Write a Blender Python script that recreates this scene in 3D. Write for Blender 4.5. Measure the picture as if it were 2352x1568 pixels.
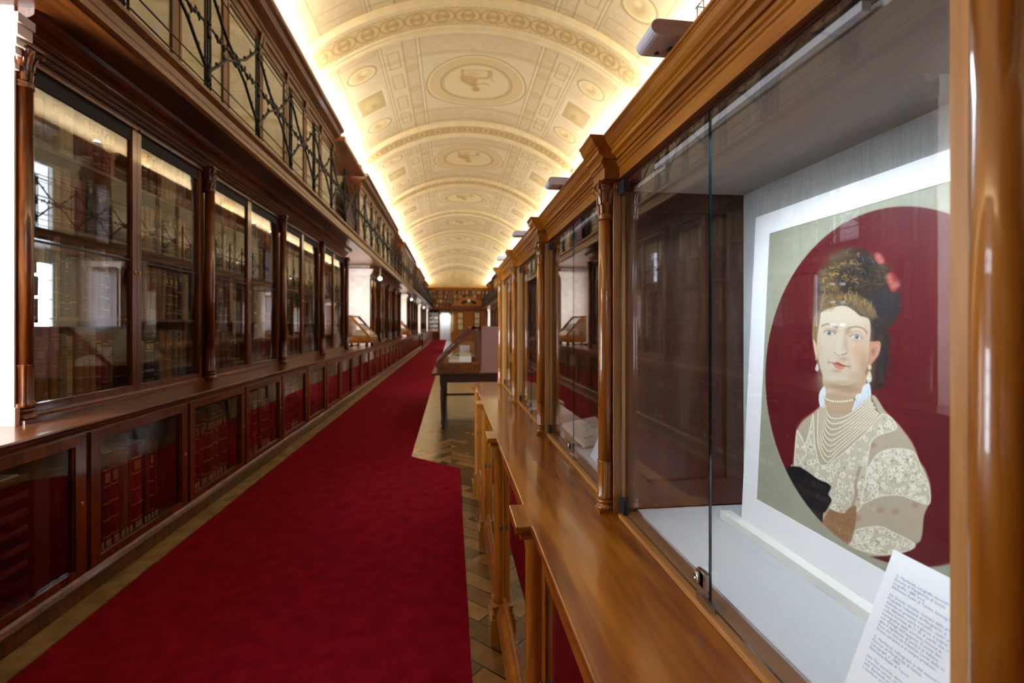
import bpy, bmesh, math, random
import numpy as np
from mathutils import Vector, Matrix
for o in list(bpy.data.objects): bpy.data.objects.remove(o)
SC = bpy.context.scene
COL = SC.collection
PI = math.pi
RND = random.Random(7)

# ------------------------------------------------------------------ camera, world, lights, exposure
cam_d = bpy.data.cameras.new('camera')
cam = bpy.data.objects.new('camera', cam_d); COL.objects.link(cam)
PSI = math.atan((1176 - 1037) / 1111.0)
cam.location = (0, 0, 1.6)
cam.rotation_euler = (PI / 2, 0, -PSI)
cam_d.sensor_width = 36; cam_d.lens = 1111 / 2352 * 36
cam_d.shift_y = -36 / 2352
cam_d.clip_start = .02; cam_d.clip_end = 200
cam_d.dof.use_dof = True; cam_d.dof.focus_distance = 1.3; cam_d.dof.aperture_fstop = 3.6
SC.camera = cam
SC.view_settings.view_transform = 'Standard'
SC.view_settings.look = 'None'
SC.view_settings.exposure = 0.0
SC.view_settings.gamma = 1.0
SC.view_settings.use_curve_mapping = False
SC.cycles.max_bounces = 6; SC.cycles.diffuse_bounces = 3; SC.cycles.glossy_bounces = 3; SC.cycles.transmission_bounces = 2; SC.cycles.transparent_max_bounces = 10
SC.cycles.use_light_tree = False; SC.cycles.use_adaptive_sampling = True; SC.cycles.adaptive_threshold = .04
SC.cycles.caustics_reflective = False; SC.cycles.caustics_refractive = False
w = bpy.data.worlds.new('world'); SC.world = w; w.use_nodes = True
w.node_tree.nodes['Background'].inputs[0].default_value = (.80, .88, 1, 1)
w.node_tree.nodes['Background'].inputs[1].default_value = 1.0

WIN_W, COVE_W, CASE_W = 330.0, 225.0, 4.6     # lamp strengths

def area(name, loc, direction, sx, sy, power, color, spread=PI):
    d = bpy.data.lights.new(name, 'AREA'); d.shape = 'RECTANGLE'; d.size = sx; d.size_y = sy
    d.energy = power; d.color = color; d.spread = spread
    o = bpy.data.objects.new(name, d); COL.objects.link(o)
    o.location = loc
    o.rotation_euler = Vector(direction).to_track_quat('-Z', 'Y').to_euler()
    return o

# main dimensions (metres): x across the gallery, y along it, z up; the camera stands at x=0, y=0
PITCH = 1.085                 # one bookcase door
BAY = 2 * PITCH               # two doors between columns
PER = 11 * PITCH              # four bays and one window niche
Y0 = 3.11                     # first column of the first run on the left
XC = .65                      # middle of the hall
XW = -3.5                     # left outer wall
YN, YF = -1.1, 56.0           # near and far wall
VR, VZ = 5.16, 2.78           # vault radius and centre height
GROUPS = range(0, 5)
def mirx(x): return 2 * XC - x
XR = 2 * XC - XW
NICHE = [Y0 - 1.65 + PER * k for k in range(0, 5)]   # centre of each window niche (1.37, 13.3, ...)

DAY = (.80, .90, 1.0); WARM = (1.0, .89, .74)
RSH = -.90                    # the right-hand wall is set out a little nearer
for k, yc in enumerate(NICHE):
    if k > 0: area('daylight', (XW - .24, yc, 2.25), (1, 0, 0), 2.2, 2.4, WIN_W, DAY)
    else: area('daylight', (XW - .24, 1.0, 2.25), (1, 0, 0), 1.5, 2.4, 170, DAY)
    area('daylight', (XR + .24, yc + RSH, 2.25), (-1, 0, 0), 2.2, 2.4, WIN_W * (.35 if k == 0 else 1), DAY)
    area('daylight', (XW - .24, yc, 4.75), (1, 0, 0), 2.0, 2.4, WIN_W * (.6 if k == 0 else .25), DAY)
    area('daylight', (XR + .24, yc + RSH, 4.75), (-1, 0, 0), 2.0, 2.4, WIN_W * .25, DAY)
# added lamp inside the nearest left niche, aimed to brighten the bookcase end panel
area('daylight', (XW + .05, 1.55, 2.1), (.45, .89, 0), 1.0, 1.9, 150, DAY, 1.5)  # added lamp, not the window's own daylight
for k in range(6):
    ya, yb = YN + .2 + 9.48 * k, YN + .2 + 9.48 * (k + 1)
    for sx in (-1, 1):
        area('cove_light', (-2.78 if sx < 0 else mirx(-2.78), (ya + yb) / 2, 6.32), (0, 0, 1), .10, 9.46, COVE_W, WARM).rotation_euler = (PI, -sx * .12, 0)

# ------------------------------------------------------------------ helpers
def lin(c):
    c = np.asarray(c, dtype=float) / 255.0
    return np.where(c <= .04045, c / 12.92, ((c + .055) / 1.055) ** 2.4)
def L3(r, g, b): return tuple(float(v) for v in lin((r, g, b)))

class MB:
    """collects faces; build() links them as ONE mesh object"""
    def __init__(s): s.v = []; s.f = []; s.mi = []; s.sm = []; s.m = 0
    def face(s, pts, smooth=False):
        n = len(s.v); s.v += [tuple(p) for p in pts]
        s.f.append(tuple(range(n, n + len(pts)))); s.mi.append(s.m); s.sm.append(smooth)
    def idx(s, verts, faces, smooth=False):
        n = len(s.v); s.v += [tuple(p) for p in verts]
        for f in faces:
            s.f.append(tuple(n + i for i in f)); s.mi.append(s.m); s.sm.append(smooth)
    def box(s, x0, x1, y0, y1, z0, z1):
        if x0 > x1: x0, x1 = x1, x0
        if y0 > y1: y0, y1 = y1, y0
        s.idx([(x0,y0,z0),(x1,y0,z0),(x1,y1,z0),(x0,y1,z0),(x0,y0,z1),(x1,y0,z1),(x1,y1,z1),(x0,y1,z1)],
              [(0,3,2,1),(4,5,6,7),(0,1,5,4),(1,2,6,5),(2,3,7,6),(3,0,4,7)])
        return s
    def prism_y(s, prof, y0, y1):      # closed (x,z) outline swept along y
        n = len(prof)
        s.idx([(x, y0, z) for x, z in prof] + [(x, y1, z) for x, z in prof],
              [tuple(range(n - 1, -1, -1)), tuple(range(n, 2 * n))] + [(i, (i + 1) % n, n + (i + 1) % n, n + i) for i in range(n)])
        return s
    def prism_x(s, prof, x0, x1):      # closed (y,z) outline swept along x
        n = len(prof)
        s.idx([(x0, y, z) for y, z in prof] + [(x1, y, z) for y, z in prof],
              [tuple(range(n)), tuple(range(2 * n - 1, n - 1, -1))] + [((i + 1) % n, i, n + i, n + (i + 1) % n) for i in range(n)])
        return s
    def prism_z(s, prof, z0, z1):      # closed (x,y) outline swept along z
        n = len(prof)
        s.idx([(x, y, z0) for x, y in prof] + [(x, y, z1) for x, y in prof],
              [tuple(range(n - 1, -1, -1)), tuple(range(n, 2 * n))] + [(i, (i + 1) % n, n + (i + 1) % n, n + i) for i in range(n)])
        return s
    def lathe(s, cx, cy, prof, seg=20, flute=None):
        """prof [(r,z)]; flute(z, a) scales r"""
        vs = []
        for r, z in prof:
            for i in range(seg):
                a = 2 * PI * i / seg
                k = flute(z, a) if flute else 1
                vs.append((cx + r * k * math.cos(a), cy + r * k * math.sin(a), z))
        fs = []
        for j in range(len(prof) - 1):
            for i in range(seg):
                i2 = (i + 1) % seg
                fs.append((j * seg + i, j * seg + i2, (j + 1) * seg + i2, (j + 1) * seg + i))
        fs.append(tuple(range(seg - 1, -1, -1))); fs.append(tuple((len(prof) - 1) * seg + i for i in range(seg)))
        s.idx(vs, fs, True); return s
    def tube(s, path, r, seg=6, closed=False):
        path = [Vector(p) for p in path]; n = len(path); rr = r if isinstance(r, (list, tuple)) else [r] * n
        vs = []
        up = None
        for i, p in enumerate(path):
            t = (path[min(i + 1, n - 1)] - path[max(i - 1, 0)])
            if t.length < 1e-9: t = Vector((0, 0, 1))
            t.normalize()
            a = Vector((0, 0, 1)) if abs(t.z) < .9 else Vector((1, 0, 0))
            u = t.cross(a).normalized(); v = t.cross(u)
            if up is not None and u.dot(up) < 0: u = -u; v = -v
            up = u
            for k in range(seg):
                q = p + (u * math.cos(2 * PI * k / seg) + v * math.sin(2 * PI * k / seg)) * rr[i]
                vs.append(tuple(q))
        fs = [(i * seg + k, i * seg + (k + 1) % seg, (i + 1) * seg + (k + 1) % seg, (i + 1) * seg + k) for i in range(n - 1) for k in range(seg)]
        fs += [tuple(range(seg - 1, -1, -1)), tuple((n - 1) * seg + k for k in range(seg))]
        s.idx(vs, fs, True); return s
    def ball(s, c, rx, ry=None, rz=None, seg=10, rings=6):
        ry = ry or rx; rz = rz or rx
        vs = [(c[0], c[1], c[2] - rz)]
        for j in range(1, rings):
            t = -PI / 2 + PI * j / rings
            for i in range(seg):
                a = 2 * PI * i / seg
                vs.append((c[0] + rx * math.cos(t) * math.cos(a), c[1] + ry * math.cos(t) * math.sin(a), c[2] + rz * math.sin(t)))
        vs.append((c[0], c[1], c[2] + rz)); top = len(vs) - 1
        fs = [(0, 1 + (i + 1) % seg, 1 + i) for i in range(seg)]
        for j in range(rings - 2):
            b = 1 + j * seg
            fs += [(b + i, b + (i + 1) % seg, b + seg + (i + 1) % seg, b + seg + i) for i in range(seg)]
        b = 1 + (rings - 2) * seg
        fs += [(b + i, b + (i + 1) % seg, top) for i in range(seg)]
        s.idx(vs, fs, True); return s
    def build(s, name, mats, parent=None, loc=None, bevel=0, recalc=True):
        me = bpy.data.meshes.new(name)
        me.from_pydata(s.v, [], s.f)
        if not isinstance(mats, (list, tuple)): mats = [mats]
        for m in mats: me.materials.append(m)
        me.polygons.foreach_set('material_index', s.mi)
        me.polygons.foreach_set('use_smooth', s.sm)
        if recalc:
            bm = bmesh.new(); bm.from_mesh(me); bmesh.ops.recalc_face_normals(bm, faces=bm.faces); bm.to_mesh(me); bm.free()
        me.update()
        o = bpy.data.objects.new(name, me); COL.objects.link(o)
        if parent: o.parent = parent
        if loc: o.location = loc
        if bevel:
            b = o.modifiers.new('bevel', 'BEVEL'); b.width = bevel; b.segments = 2; b.limit_method = 'ANGLE'
        return o

def tag(o, label, cat, group=None, kind=None):
    o['label'] = label; o['category'] = cat
    if group: o['group'] = group
    if kind: o['kind'] = kind
    return o
def thing(name, label, cat, loc=(0, 0, 0), rotz=0, group=None):
    o = bpy.data.objects.new(name, None); COL.objects.link(o); o.empty_display_size = .1
    o.location = loc; o.rotation_euler = (0, 0, rotz)
    return tag(o, label, cat, group)
def struct(o): o['kind'] = 'structure'; return o
def dup(root, loc, rotz=0, label=None, group=None):
    r = root.copy(); COL.objects.link(r); r.location = loc; r.rotation_euler = (0, 0, rotz)
    if label: r['label'] = label
    if group: r['group'] = group
    def rec(src, dst):
        for ch in list(src.children):
            c = ch.copy(); COL.objects.link(c); c.parent = dst
            rec(ch, c)
    rec(root, r)
    return r
ORD = ['zeroth','first','second','third','fourth','fifth','sixth','seventh','eighth','ninth','tenth','eleventh','twelfth','thirteenth','fourteenth','fifteenth','sixteenth','seventeenth','eighteenth','nineteenth','twentieth','twenty-first','twenty-second','twenty-third','twenty-fourth','twenty-fifth','twenty-sixth','twenty-seventh','twenty-eighth','twenty-ninth','thirtieth']
def ordw(n):
    if n <= 30: return ORD[n]
    t = {3: 'thirty', 4: 'forty', 5: 'fifty'}[n // 10]
    return t + 'ieth' if False else (t + '-' + ORD[n % 10] if n % 10 else t[:-1] + 'ieth')

# ------------------------------------------------------------------ materials
def newmat(name):
    m = bpy.data.materials.new(name); m.use_nodes = True
    nt = m.node_tree; b = nt.nodes['Principled BSDF']
    return m, nt, b
def plain(name, col, rough=.5, metal=0, spec=.5, coat=0, emit=None, estr=0):
    m, nt, b = newmat(name)
    b.inputs['Base Color'].default_value = (*col, 1); b.inputs['Roughness'].default_value = rough
    b.inputs['Metallic'].default_value = metal; b.inputs['Specular IOR Level'].default_value = spec
    b.inputs['Coat Weight'].default_value = coat; b.inputs['Coat Roughness'].default_value = .08
    if emit: b.inputs['Emission Color'].default_value = (*emit, 1); b.inputs['Emission Strength'].default_value = estr
    return m
def N(nt, t, **kw):
    n = nt.nodes.new(t)
    for k, v in kw.items(): setattr(n, k, v)
    return n
def ramp(nt, stops):
    r = nt.nodes.new('ShaderNodeValToRGB'); e = r.color_ramp.elements
    e[0].position, e[0].color = stops[0][0], (*stops[0][1], 1)
    e[1].position, e[1].color = stops[-1][0], (*stops[-1][1], 1)
    for p, c in stops[1:-1]:
        x = e.new(p); x.color = (*c, 1)
    return r
def wood(name, c1, c2, scale, rough=.3, coat=.6, bump=.012, distort=1.2, c3=None, knots=False, crough=.07):
    m, nt, b = newmat(name); lk = nt.links.new
    tc = N(nt, 'ShaderNodeTexCoord'); oi = N(nt, 'ShaderNodeObjectInfo')
    add = N(nt, 'ShaderNodeVectorMath', operation='MULTIPLY_ADD')
    comb = N(nt, 'ShaderNodeCombineXYZ')
    for i in range(3): lk(oi.outputs['Random'], comb.inputs[i])
    lk(comb.outputs[0], add.inputs[0]); add.inputs[1].default_value = (3.1, 1.7, 2.3); lk(tc.outputs['Object'], add.inputs[2])
    mp = N(nt, 'ShaderNodeMapping'); mp.inputs['Scale'].default_value = scale; lk(add.outputs[0], mp.inputs[0])
    n1 = N(nt, 'ShaderNodeTexNoise'); n1.inputs['Scale'].default_value = 1; n1.inputs['Detail'].default_value = 3; n1.inputs['Roughness'].default_value = .6; n1.inputs['Distortion'].default_value = distort
    lk(mp.outputs[0], n1.inputs['Vector'])
    mp2 = N(nt, 'ShaderNodeMapping'); mp2.inputs['Scale'].default_value = tuple(v * 7 for v in scale); lk(add.outputs[0], mp2.inputs[0])
    n2 = N(nt, 'ShaderNodeTexNoise'); n2.inputs['Scale'].default_value = 1; n2.inputs['Detail'].default_value = 1; lk(mp2.outputs[0], n2.inputs['Vector'])
    mix = N(nt, 'ShaderNodeMath', operation='MULTIPLY_ADD'); lk(n2.outputs[0], mix.inputs[0]); mix.inputs[1].default_value = .28
    lk(n1.outputs[0], mix.inputs[2])
    stops = [(.42, c1), (.62, tuple((a + b_) / 2 for a, b_ in zip(c1, c2))), (.82, c2)] if not c3 else [(.40, c3), (.55, c1), (.82, c2)]
    r = ramp(nt, stops); lk(mix.outputs[0], r.inputs[0]); lk(r.outputs[0], b.inputs['Base Color'])
    b.inputs['Roughness'].default_value = rough; b.inputs['Coat Weight'].default_value = coat; b.inputs['Coat Roughness'].default_value = crough
    return m
DK1, DK2 = (.052, .0105, .0014), (.20, .050, .0065)
HN1, HN2 = (.215, .057, .004), (.45, .160, .012)
M = {}
M['dark_y'] = wood('walnut along y', DK1, DK2, (14, 1.3, 14), coat=.35)
M['dark_z'] = wood('walnut along z', DK1, DK2, (14, 14, 1.3), coat=.45)
M['honey_y'] = wood('honey walnut along y', HN1, HN2, (13, 1.1, 13), coat=.5, rough=.34)
M['honey_z'] = wood('honey walnut along z', HN1, HN2, (15, 15, 1.2), coat=.9, rough=.30, crough=.05)
M['honey_top'] = wood('honey walnut counter', (.25, .067, .004), (.47, .165, .010), (7, .7, 7), rough=.26, coat=.55, distort=1.8, c3=(.15, .038, .0045), bump=.02)
M['edge'] = wood('pale lit edge', (.42, .17, .035), (.58, .29, .085), (20, 1.5, 20), rough=.45, coat=.1)  # paler wood tone paints the lit edge of the sill
M['edge_z'] = wood('pale lit stile', (.44, .19, .05), (.60, .31, .10), (20, 20, 1.5), rough=.4, coat=.2)  # paler wood tone paints the lit face of the stiles
M['case_in'] = wood('dark case interior', (.045, .013, .006), (.10, .032, .012), (10, 10, 1.2), rough=.4, coat=.3)
M['case_floor'] = wood('brown case floor', (.10, .042, .016), (.19, .085, .035), (14, 1.3, 14), rough=.5, coat=.1)
M['shelf'] = wood('walnut shelf', (.16, .055, .014), (.30, .12, .03), (14, 1.3, 14), rough=.4, coat=.2)
M['ebony'] = wood('near-black table wood', (.018, .006, .003), (.05, .016, .007), (14, 1.3, 14))
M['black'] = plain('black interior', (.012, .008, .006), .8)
M['iron'] = plain('dark bronze', (.028, .022, .016), .42, metal=.6)
M['steel'] = plain('satin steel', (.62, .58, .53), .28, metal=1)
M['hinge'] = plain('dark grey hinge', (.045, .048, .06), .35, metal=.5)
M['white'] = plain('white card', (.92, .92, .92), .75, spec=.2)
M['offwhite'] = plain('ivory board', (.80, .80, .72), .8, spec=.2)
M['linen'] = None
M['lamp_body'] = plain('pale grey plastic', (.80, .80, .84), .45)
M['ink'] = plain('grey ink', (.42, .46, .56), .9, spec=0)
M['ink_dark'] = plain('dark ink', (.06, .05, .06), .9, spec=0)
M['paper'] = plain('old paper', (.66, .58, .47), .85, spec=.1)
M['paper_pale'] = plain('pale paper', (.85, .80, .68), .85, spec=.1)
M['mauve'] = plain('mauve board', L3(140, 98, 92), .8, spec=.2)
M['brass'] = plain('brass', (.75, .50, .16), .3, metal=1)
M['glow'] = plain('lit lamp', (1, .9, .7), .5, emit=(1.0, .82, .55), estr=14)
M['globe'] = plain('lit globe', (1, .95, .85), .5, emit=(1.0, .9, .7), estr=5)
M['dif'] = plain('grey diffuser', (.45, .46, .5), .5, emit=(.85, .92, 1), estr=.03)
M['grey_panel'] = None

def glass(name, tint=(1, 1, 1), f0=.075):
    m = bpy.data.materials.new(name); m.use_nodes = True; nt = m.node_tree; lk = nt.links.new
    for n in list(nt.nodes): nt.nodes.remove(n)
    out = N(nt, 'ShaderNodeOutputMaterial'); tr = N(nt, 'ShaderNodeBsdfTransparent'); tr.inputs[0].default_value = (*tint, 1)
    gl = N(nt, 'ShaderNodeBsdfGlossy'); gl.inputs['Roughness'].default_value = 0; gl.inputs[0].default_value = (.97, .98, 1, 1)
    lw = N(nt, 'ShaderNodeLayerWeight'); lw.inputs[0].default_value = .5
    pw = N(nt, 'ShaderNodeMath', operation='POWER'); lk(lw.outputs['Facing'], pw.inputs[0]); pw.inputs[1].default_value = 3.6
    ma = N(nt, 'ShaderNodeMath', operation='MULTIPLY_ADD'); lk(pw.outputs[0], ma.inputs[0]); ma.inputs[1].default_value = .9; ma.inputs[2].default_value = f0
    mx = N(nt, 'ShaderNodeMixShader'); lk(ma.outputs[0], mx.inputs[0]); lk(tr.outputs[0], mx.inputs[1]); lk(gl.outputs[0], mx.inputs[2])
    lk(mx.outputs[0], out.inputs[0])
    return m
M['glass'] = glass('clear glass', f0=.042)
M['glass_low'] = glass('cabinet glass', (.95, .96, .95), f0=.05)
M['glass_old'] = glass('old bookcase glass', (.93, .94, .93), f0=.105)
M['glass_edge'] = plain('polished glass edge', (.010, .035, .045), .08, spec=.8, coat=.5)

def noisy(name, c1, c2, scale, rough=.85, bump=0, spec=.3, sheen=0, detail=4, pos=(.35, .65), map_scale=None):
    m, nt, b = newmat(name); lk = nt.links.new
    tc = N(nt, 'ShaderNodeTexCoord'); mp = N(nt, 'ShaderNodeMapping'); lk(tc.outputs['Object'], mp.inputs[0])
    mp.inputs['Scale'].default_value = map_scale or (1, 1, 1)
    n = N(nt, 'ShaderNodeTexNoise'); n.inputs['Scale'].default_value = scale; n.inputs['Detail'].default_value = detail; lk(mp.outputs[0], n.inputs['Vector'])
    r = ramp(nt, [(pos[0], c1), (pos[1], c2)]); lk(n.outputs[0], r.inputs[0]); lk(r.outputs[0], b.inputs['Base Color'])
    b.inputs['Roughness'].default_value = rough; b.inputs['Specular IOR Level'].default_value = spec
    b.inputs['Sheen Weight'].default_value = sheen
    if bump:
        n2 = N(nt, 'ShaderNodeTexNoise'); n2.inputs['Scale'].default_value = scale * 25; n2.inputs['Detail'].default_value = 2; lk(mp.outputs[0], n2.inputs['Vector'])
        bp = N(nt, 'ShaderNodeBump'); bp.inputs['Strength'].default_value = bump; bp.inputs['Distance'].default_value = .004
        lk(n2.outputs[0], bp.inputs['Height']); lk(bp.outputs[0], b.inputs['Normal'])
    return m
M['carpet'] = noisy('red carpet', (.18, .0035, .011), (.245, .006, .017), 9, rough=1, bump=.6, spec=.05)
M['linen'] = noisy('grey linen lining', (.60, .63, .62), (.68, .71, .70), 220, rough=.95, bump=.15, spec=.1, map_scale=(1, 1, .06))
M['linen_flat'] = noisy('pale linen panel', (.52, .54, .54), (.58, .60, .60), 300, rough=.95, bump=.1, spec=.1)
M['grey_panel'] = noisy('taupe fabric board', (.60, .57, .50), (.66, .63, .56), 200, rough=.95, spec=.1)
M['carpet_reflection'] = noisy('burgundy carpet reflection', (.16, .012, .03), (.24, .02, .045), 12, rough=.9, spec=.1)  # burgundy paints the carpet's reflection in the low cabinet glass
M['stone'] = noisy('glare-paled wood', (.70, .52, .40), (.82, .66, .54), 6, rough=.3)  # pale pink paints the window glare on wooden bookcase ends
M['plaster'] = noisy('cream plaster', L3(226, 205, 158), L3(240, 224, 184), 2.0, rough=.9, spec=.1)
M['cream_reflection_sheet'] = noisy('cream reflection sheet behind glass', L3(218, 198, 156), L3(240, 224, 184), 3, rough=.9, spec=.1, map_scale=(1, 1, .35))  # cream paints the vault's reflection in the gallery door glass
M['tile'] = noisy('grey stone strip', L3(120, 98, 66), L3(165, 140, 100), 7, rough=.5)

def vcol(name, rough=.8, spec=.2, weave=0):
    m, nt, b = newmat(name); a = N(nt, 'ShaderNodeVertexColor'); a.layer_name = 'paint'
    nt.links.new(a.outputs[0], b.inputs['Base Color']); b.inputs['Roughness'].default_value = rough; b.inputs['Specular IOR Level'].default_value = spec
    return m
M['fresco'] = vcol('grisaille fresco', .9, .1)
M['print'] = vcol('colour print', .45, .3)

def parquet():
    m, nt, b = newmat('oak parquet'); lk = nt.links.new
    tc = N(nt, 'ShaderNodeTexCoord')
    br = []
    for rot, off in ((PI / 4, 0), (-PI / 4, .37)):
        mp = N(nt, 'ShaderNodeMapping'); mp.inputs['Rotation'].default_value = (0, 0, rot); lk(tc.outputs['Object'], mp.inputs[0])
        t = N(nt, 'ShaderNodeTexBrick'); t.inputs['Scale'].default_value = 1.8; t.inputs['Mortar Size'].default_value = .008
        t.inputs['Color1'].default_value = (*L3(176, 132, 72), 1); t.inputs['Color2'].default_value = (*L3(78, 48, 20), 1); t.inputs['Mortar'].default_value = (.02, .012, .006, 1)
        t.inputs['Brick Width'].default_value = .9; t.inputs['Row Height'].default_value = .22
        lk(mp.outputs[0], t.inputs['Vector']); br.append(t)
    # herringbone strips: alternate the two directions every 28 cm across the hall
    sep = N(nt, 'ShaderNodeSeparateXYZ'); lk(tc.outputs['Object'], sep.inputs[0])
    mu = N(nt, 'ShaderNodeMath', operation='MULTIPLY'); lk(sep.outputs[0], mu.inputs[0]); mu.inputs[1].default_value = 1 / .80
    fr = N(nt, 'ShaderNodeMath', operation='FRACT'); lk(mu.outputs[0], fr.inputs[0])
    gt = N(nt, 'ShaderNodeMath', operation='GREATER_THAN'); lk(fr.outputs[0], gt.inputs[0]); gt.inputs[1].default_value = .5
    mx = N(nt, 'ShaderNodeMix', data_type='RGBA'); lk(gt.outputs[0], mx.inputs['Factor']); lk(br[0].outputs[0], mx.inputs[6]); lk(br[1].outputs[0], mx.inputs[7])
    nz = N(nt, 'ShaderNodeTexNoise'); nz.inputs['Scale'].default_value = 9; nz.inputs['Detail'].default_value = 5; lk(tc.outputs['Object'], nz.inputs['Vector'])
    hs = N(nt, 'ShaderNodeMix', data_type='RGBA', blend_type='MULTIPLY'); hs.inputs['Factor'].default_value = .55
    r = ramp(nt, [(.3, (.5, .45, .4)), (.7, (1, 1, 1))]); lk(nz.outputs[0], r.inputs[0])
    lk(mx.outputs[2], hs.inputs[6]); lk(r.outputs[0], hs.inputs[7]); lk(hs.outputs[2], b.inputs['Base Color'])
    b.inputs['Roughness'].default_value = .22; b.inputs['Coat Weight'].default_value = .3; b.inputs['Coat Roughness'].default_value = .12
    nz.inputs['Detail'].default_value = 3
    bp = N(nt, 'ShaderNodeBump'); bp.inputs['Strength'].default_value = .25; bp.inputs['Distance'].default_value = .003
    lk(nz.outputs[0], bp.inputs['Height']); lk(bp.outputs[0], b.inputs['Normal'])
    return m
M['parquet'] = parquet()
# ------------------------------------------------------------------ the setting
struct(MB().box(XW - .1, XR + .1, YN - .1, YF + .1, -.12, 0).build('floor', M['parquet']))

# painting tools that write pigment into a grid of vertex colours
class Paint:
    def __init__(s, X, Y, base):
        s.X, s.Y = X, Y; s.C = np.empty(X.shape + (3,)); s.C[:] = lin(base)
    def put(s, a, col):
        a = np.clip(a, 0, 1)[..., None]; s.C = s.C * (1 - a) + a * (lin(col) if not isinstance(col, np.ndarray) else col)
    def ell(s, cx, cy, rx, ry, col, a=1, soft=.1, rot=0):
        c, n = math.cos(rot), math.sin(rot); dx, dy = s.X - cx, s.Y - cy
        d = np.sqrt(((dx * c + dy * n) / rx) ** 2 + ((-dx * n + dy * c) / ry) ** 2)
        s.put(a * np.clip((1 + soft - d) / (2 * soft), 0, 1), col)
    def ring(s, cx, cy, rx, ry, w, col, a=1):
        d = np.sqrt(((s.X - cx) / rx) ** 2 + ((s.Y - cy) / ry) ** 2) - 1
        s.put(a * np.clip(1 - np.abs(d) * min(rx, ry) / w, 0, 1), col)
    def glow(s, cx, cy, rx, ry, col, a=1, rot=0):
        c, n = math.cos(rot), math.sin(rot); dx, dy = s.X - cx, s.Y - cy
        s.put(a * np.exp(-(((dx * c + dy * n) / rx) ** 2 + ((-dx * n + dy * c) / ry) ** 2)), col)
    def rect(s, x0, x1, y0, y1, col, a=1, soft=.02):
        m = np.minimum(np.minimum(s.X - x0, x1 - s.X), np.minimum(s.Y - y0, y1 - s.Y))
        s.put(a * np.clip(m / soft + .5, 0, 1), col)
    def frame(s, x0, x1, y0, y1, w, col, a=1):
        m = np.minimum(np.minimum(s.X - x0, x1 - s.X), np.minimum(s.Y - y0, y1 - s.Y))
        s.put(a * np.clip(1 - np.abs(m) / w, 0, 1), col)
    def sdist(s, pts, m):
        px, py = s.X[m], s.Y[m]; P = np.asarray(pts, float); best = np.full(px.shape, 1e18); ins = np.zeros(px.shape, bool)
        for i in range(len(P)):
            (x0, y0), (x1, y1) = P[i], P[(i + 1) % len(P)]
            ex, ey = x1 - x0, y1 - y0; l2 = ex * ex + ey * ey + 1e-12
            t = np.clip(((px - x0) * ex + (py - y0) * ey) / l2, 0, 1)
            best = np.minimum(best, (px - x0 - t * ex) ** 2 + (py - y0 - t * ey) ** 2)
            if y0 != y1:
                c = ((y0 > py) != (y1 > py)) & (px < ex * (py - y0) / (y1 - y0) + x0); ins ^= c
        return np.where(ins, 1, -1) * np.sqrt(best)
    def poly(s, pts, col, a=1, soft=2, smooth=True, clip=None):
        if smooth: pts = spline(pts, True)
        P = np.asarray(pts); m = (s.X > P[:, 0].min() - soft) & (s.X < P[:, 0].max() + soft) & (s.Y > P[:, 1].min() - soft) & (s.Y < P[:, 1].max() + soft)
        if clip is not None: m &= clip
        if not m.any(): return
        d = s.sdist(pts, m); f = np.zeros(s.X.shape); f[m] = a * np.clip(d / soft + .5, 0, 1); s.put(f, col)
    def line(s, pts, w, col, a=1, soft=1, smooth=True, clip=None):
        if smooth and len(pts) > 2: pts = spline(pts, False)
        P = np.asarray(pts, float); q = w + soft
        m = (s.X > P[:, 0].min() - q) & (s.X < P[:, 0].max() + q) & (s.Y > P[:, 1].min() - q) & (s.Y < P[:, 1].max() + q)
        if clip is not None: m &= clip
        if not m.any(): return
        px, py = s.X[m], s.Y[m]; best = np.full(px.shape, 1e18)
        for i in range(len(P) - 1):
            (x0, y0), (x1, y1) = P[i], P[i + 1]; ex, ey = x1 - x0, y1 - y0; l2 = ex * ex + ey * ey + 1e-12
            t = np.clip(((px - x0) * ex + (py - y0) * ey) / l2, 0, 1)
            best = np.minimum(best, (px - x0 - t * ex) ** 2 + (py - y0 - t * ey) ** 2)
        f = np.zeros(s.X.shape); f[m] = a * np.clip((w / 2 + soft / 2 - np.sqrt(best)) / soft, 0, 1); s.put(f, col)
def spline(pts, closed, n=6):
    P = [np.asarray(p, float) for p in pts]; out = []
    k = len(P)
    for i in range(k if closed else k - 1):
        g = (lambda j: P[j % k]) if closed else (lambda j: P[min(max(j, 0), k - 1)])
        p0, p1, p2, p3 = g(i - 1), g(i), g(i + 1), g(i + 2)
        for t in np.linspace(0, 1, n, endpoint=False):
            out.append(.5 * (2 * p1 + (p2 - p0) * t + (2 * p0 - 5 * p1 + 4 * p2 - p3) * t * t + (3 * p1 - p0 - 3 * p2 + p3) * t ** 3))
    if not closed: out.append(P[-1])
    return out
def smooth_noise(X, Y, s, seed):
    r = np.random.RandomState(seed); t = r.rand(64, 64)
    u, v = X / s, Y / s; i, j = np.floor(u).astype(int), np.floor(v).astype(int); fu, fv = u - i, v - j
    fu = fu * fu * (3 - 2 * fu); fv = fv * fv * (3 - 2 * fv)
    g = lambda a, b: t[a % 64, b % 64]
    return (g(i, j) * (1 - fu) + g(i + 1, j) * fu) * (1 - fv) + (g(i, j + 1) * (1 - fu) + g(i + 1, j + 1) * fu) * fv
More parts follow.
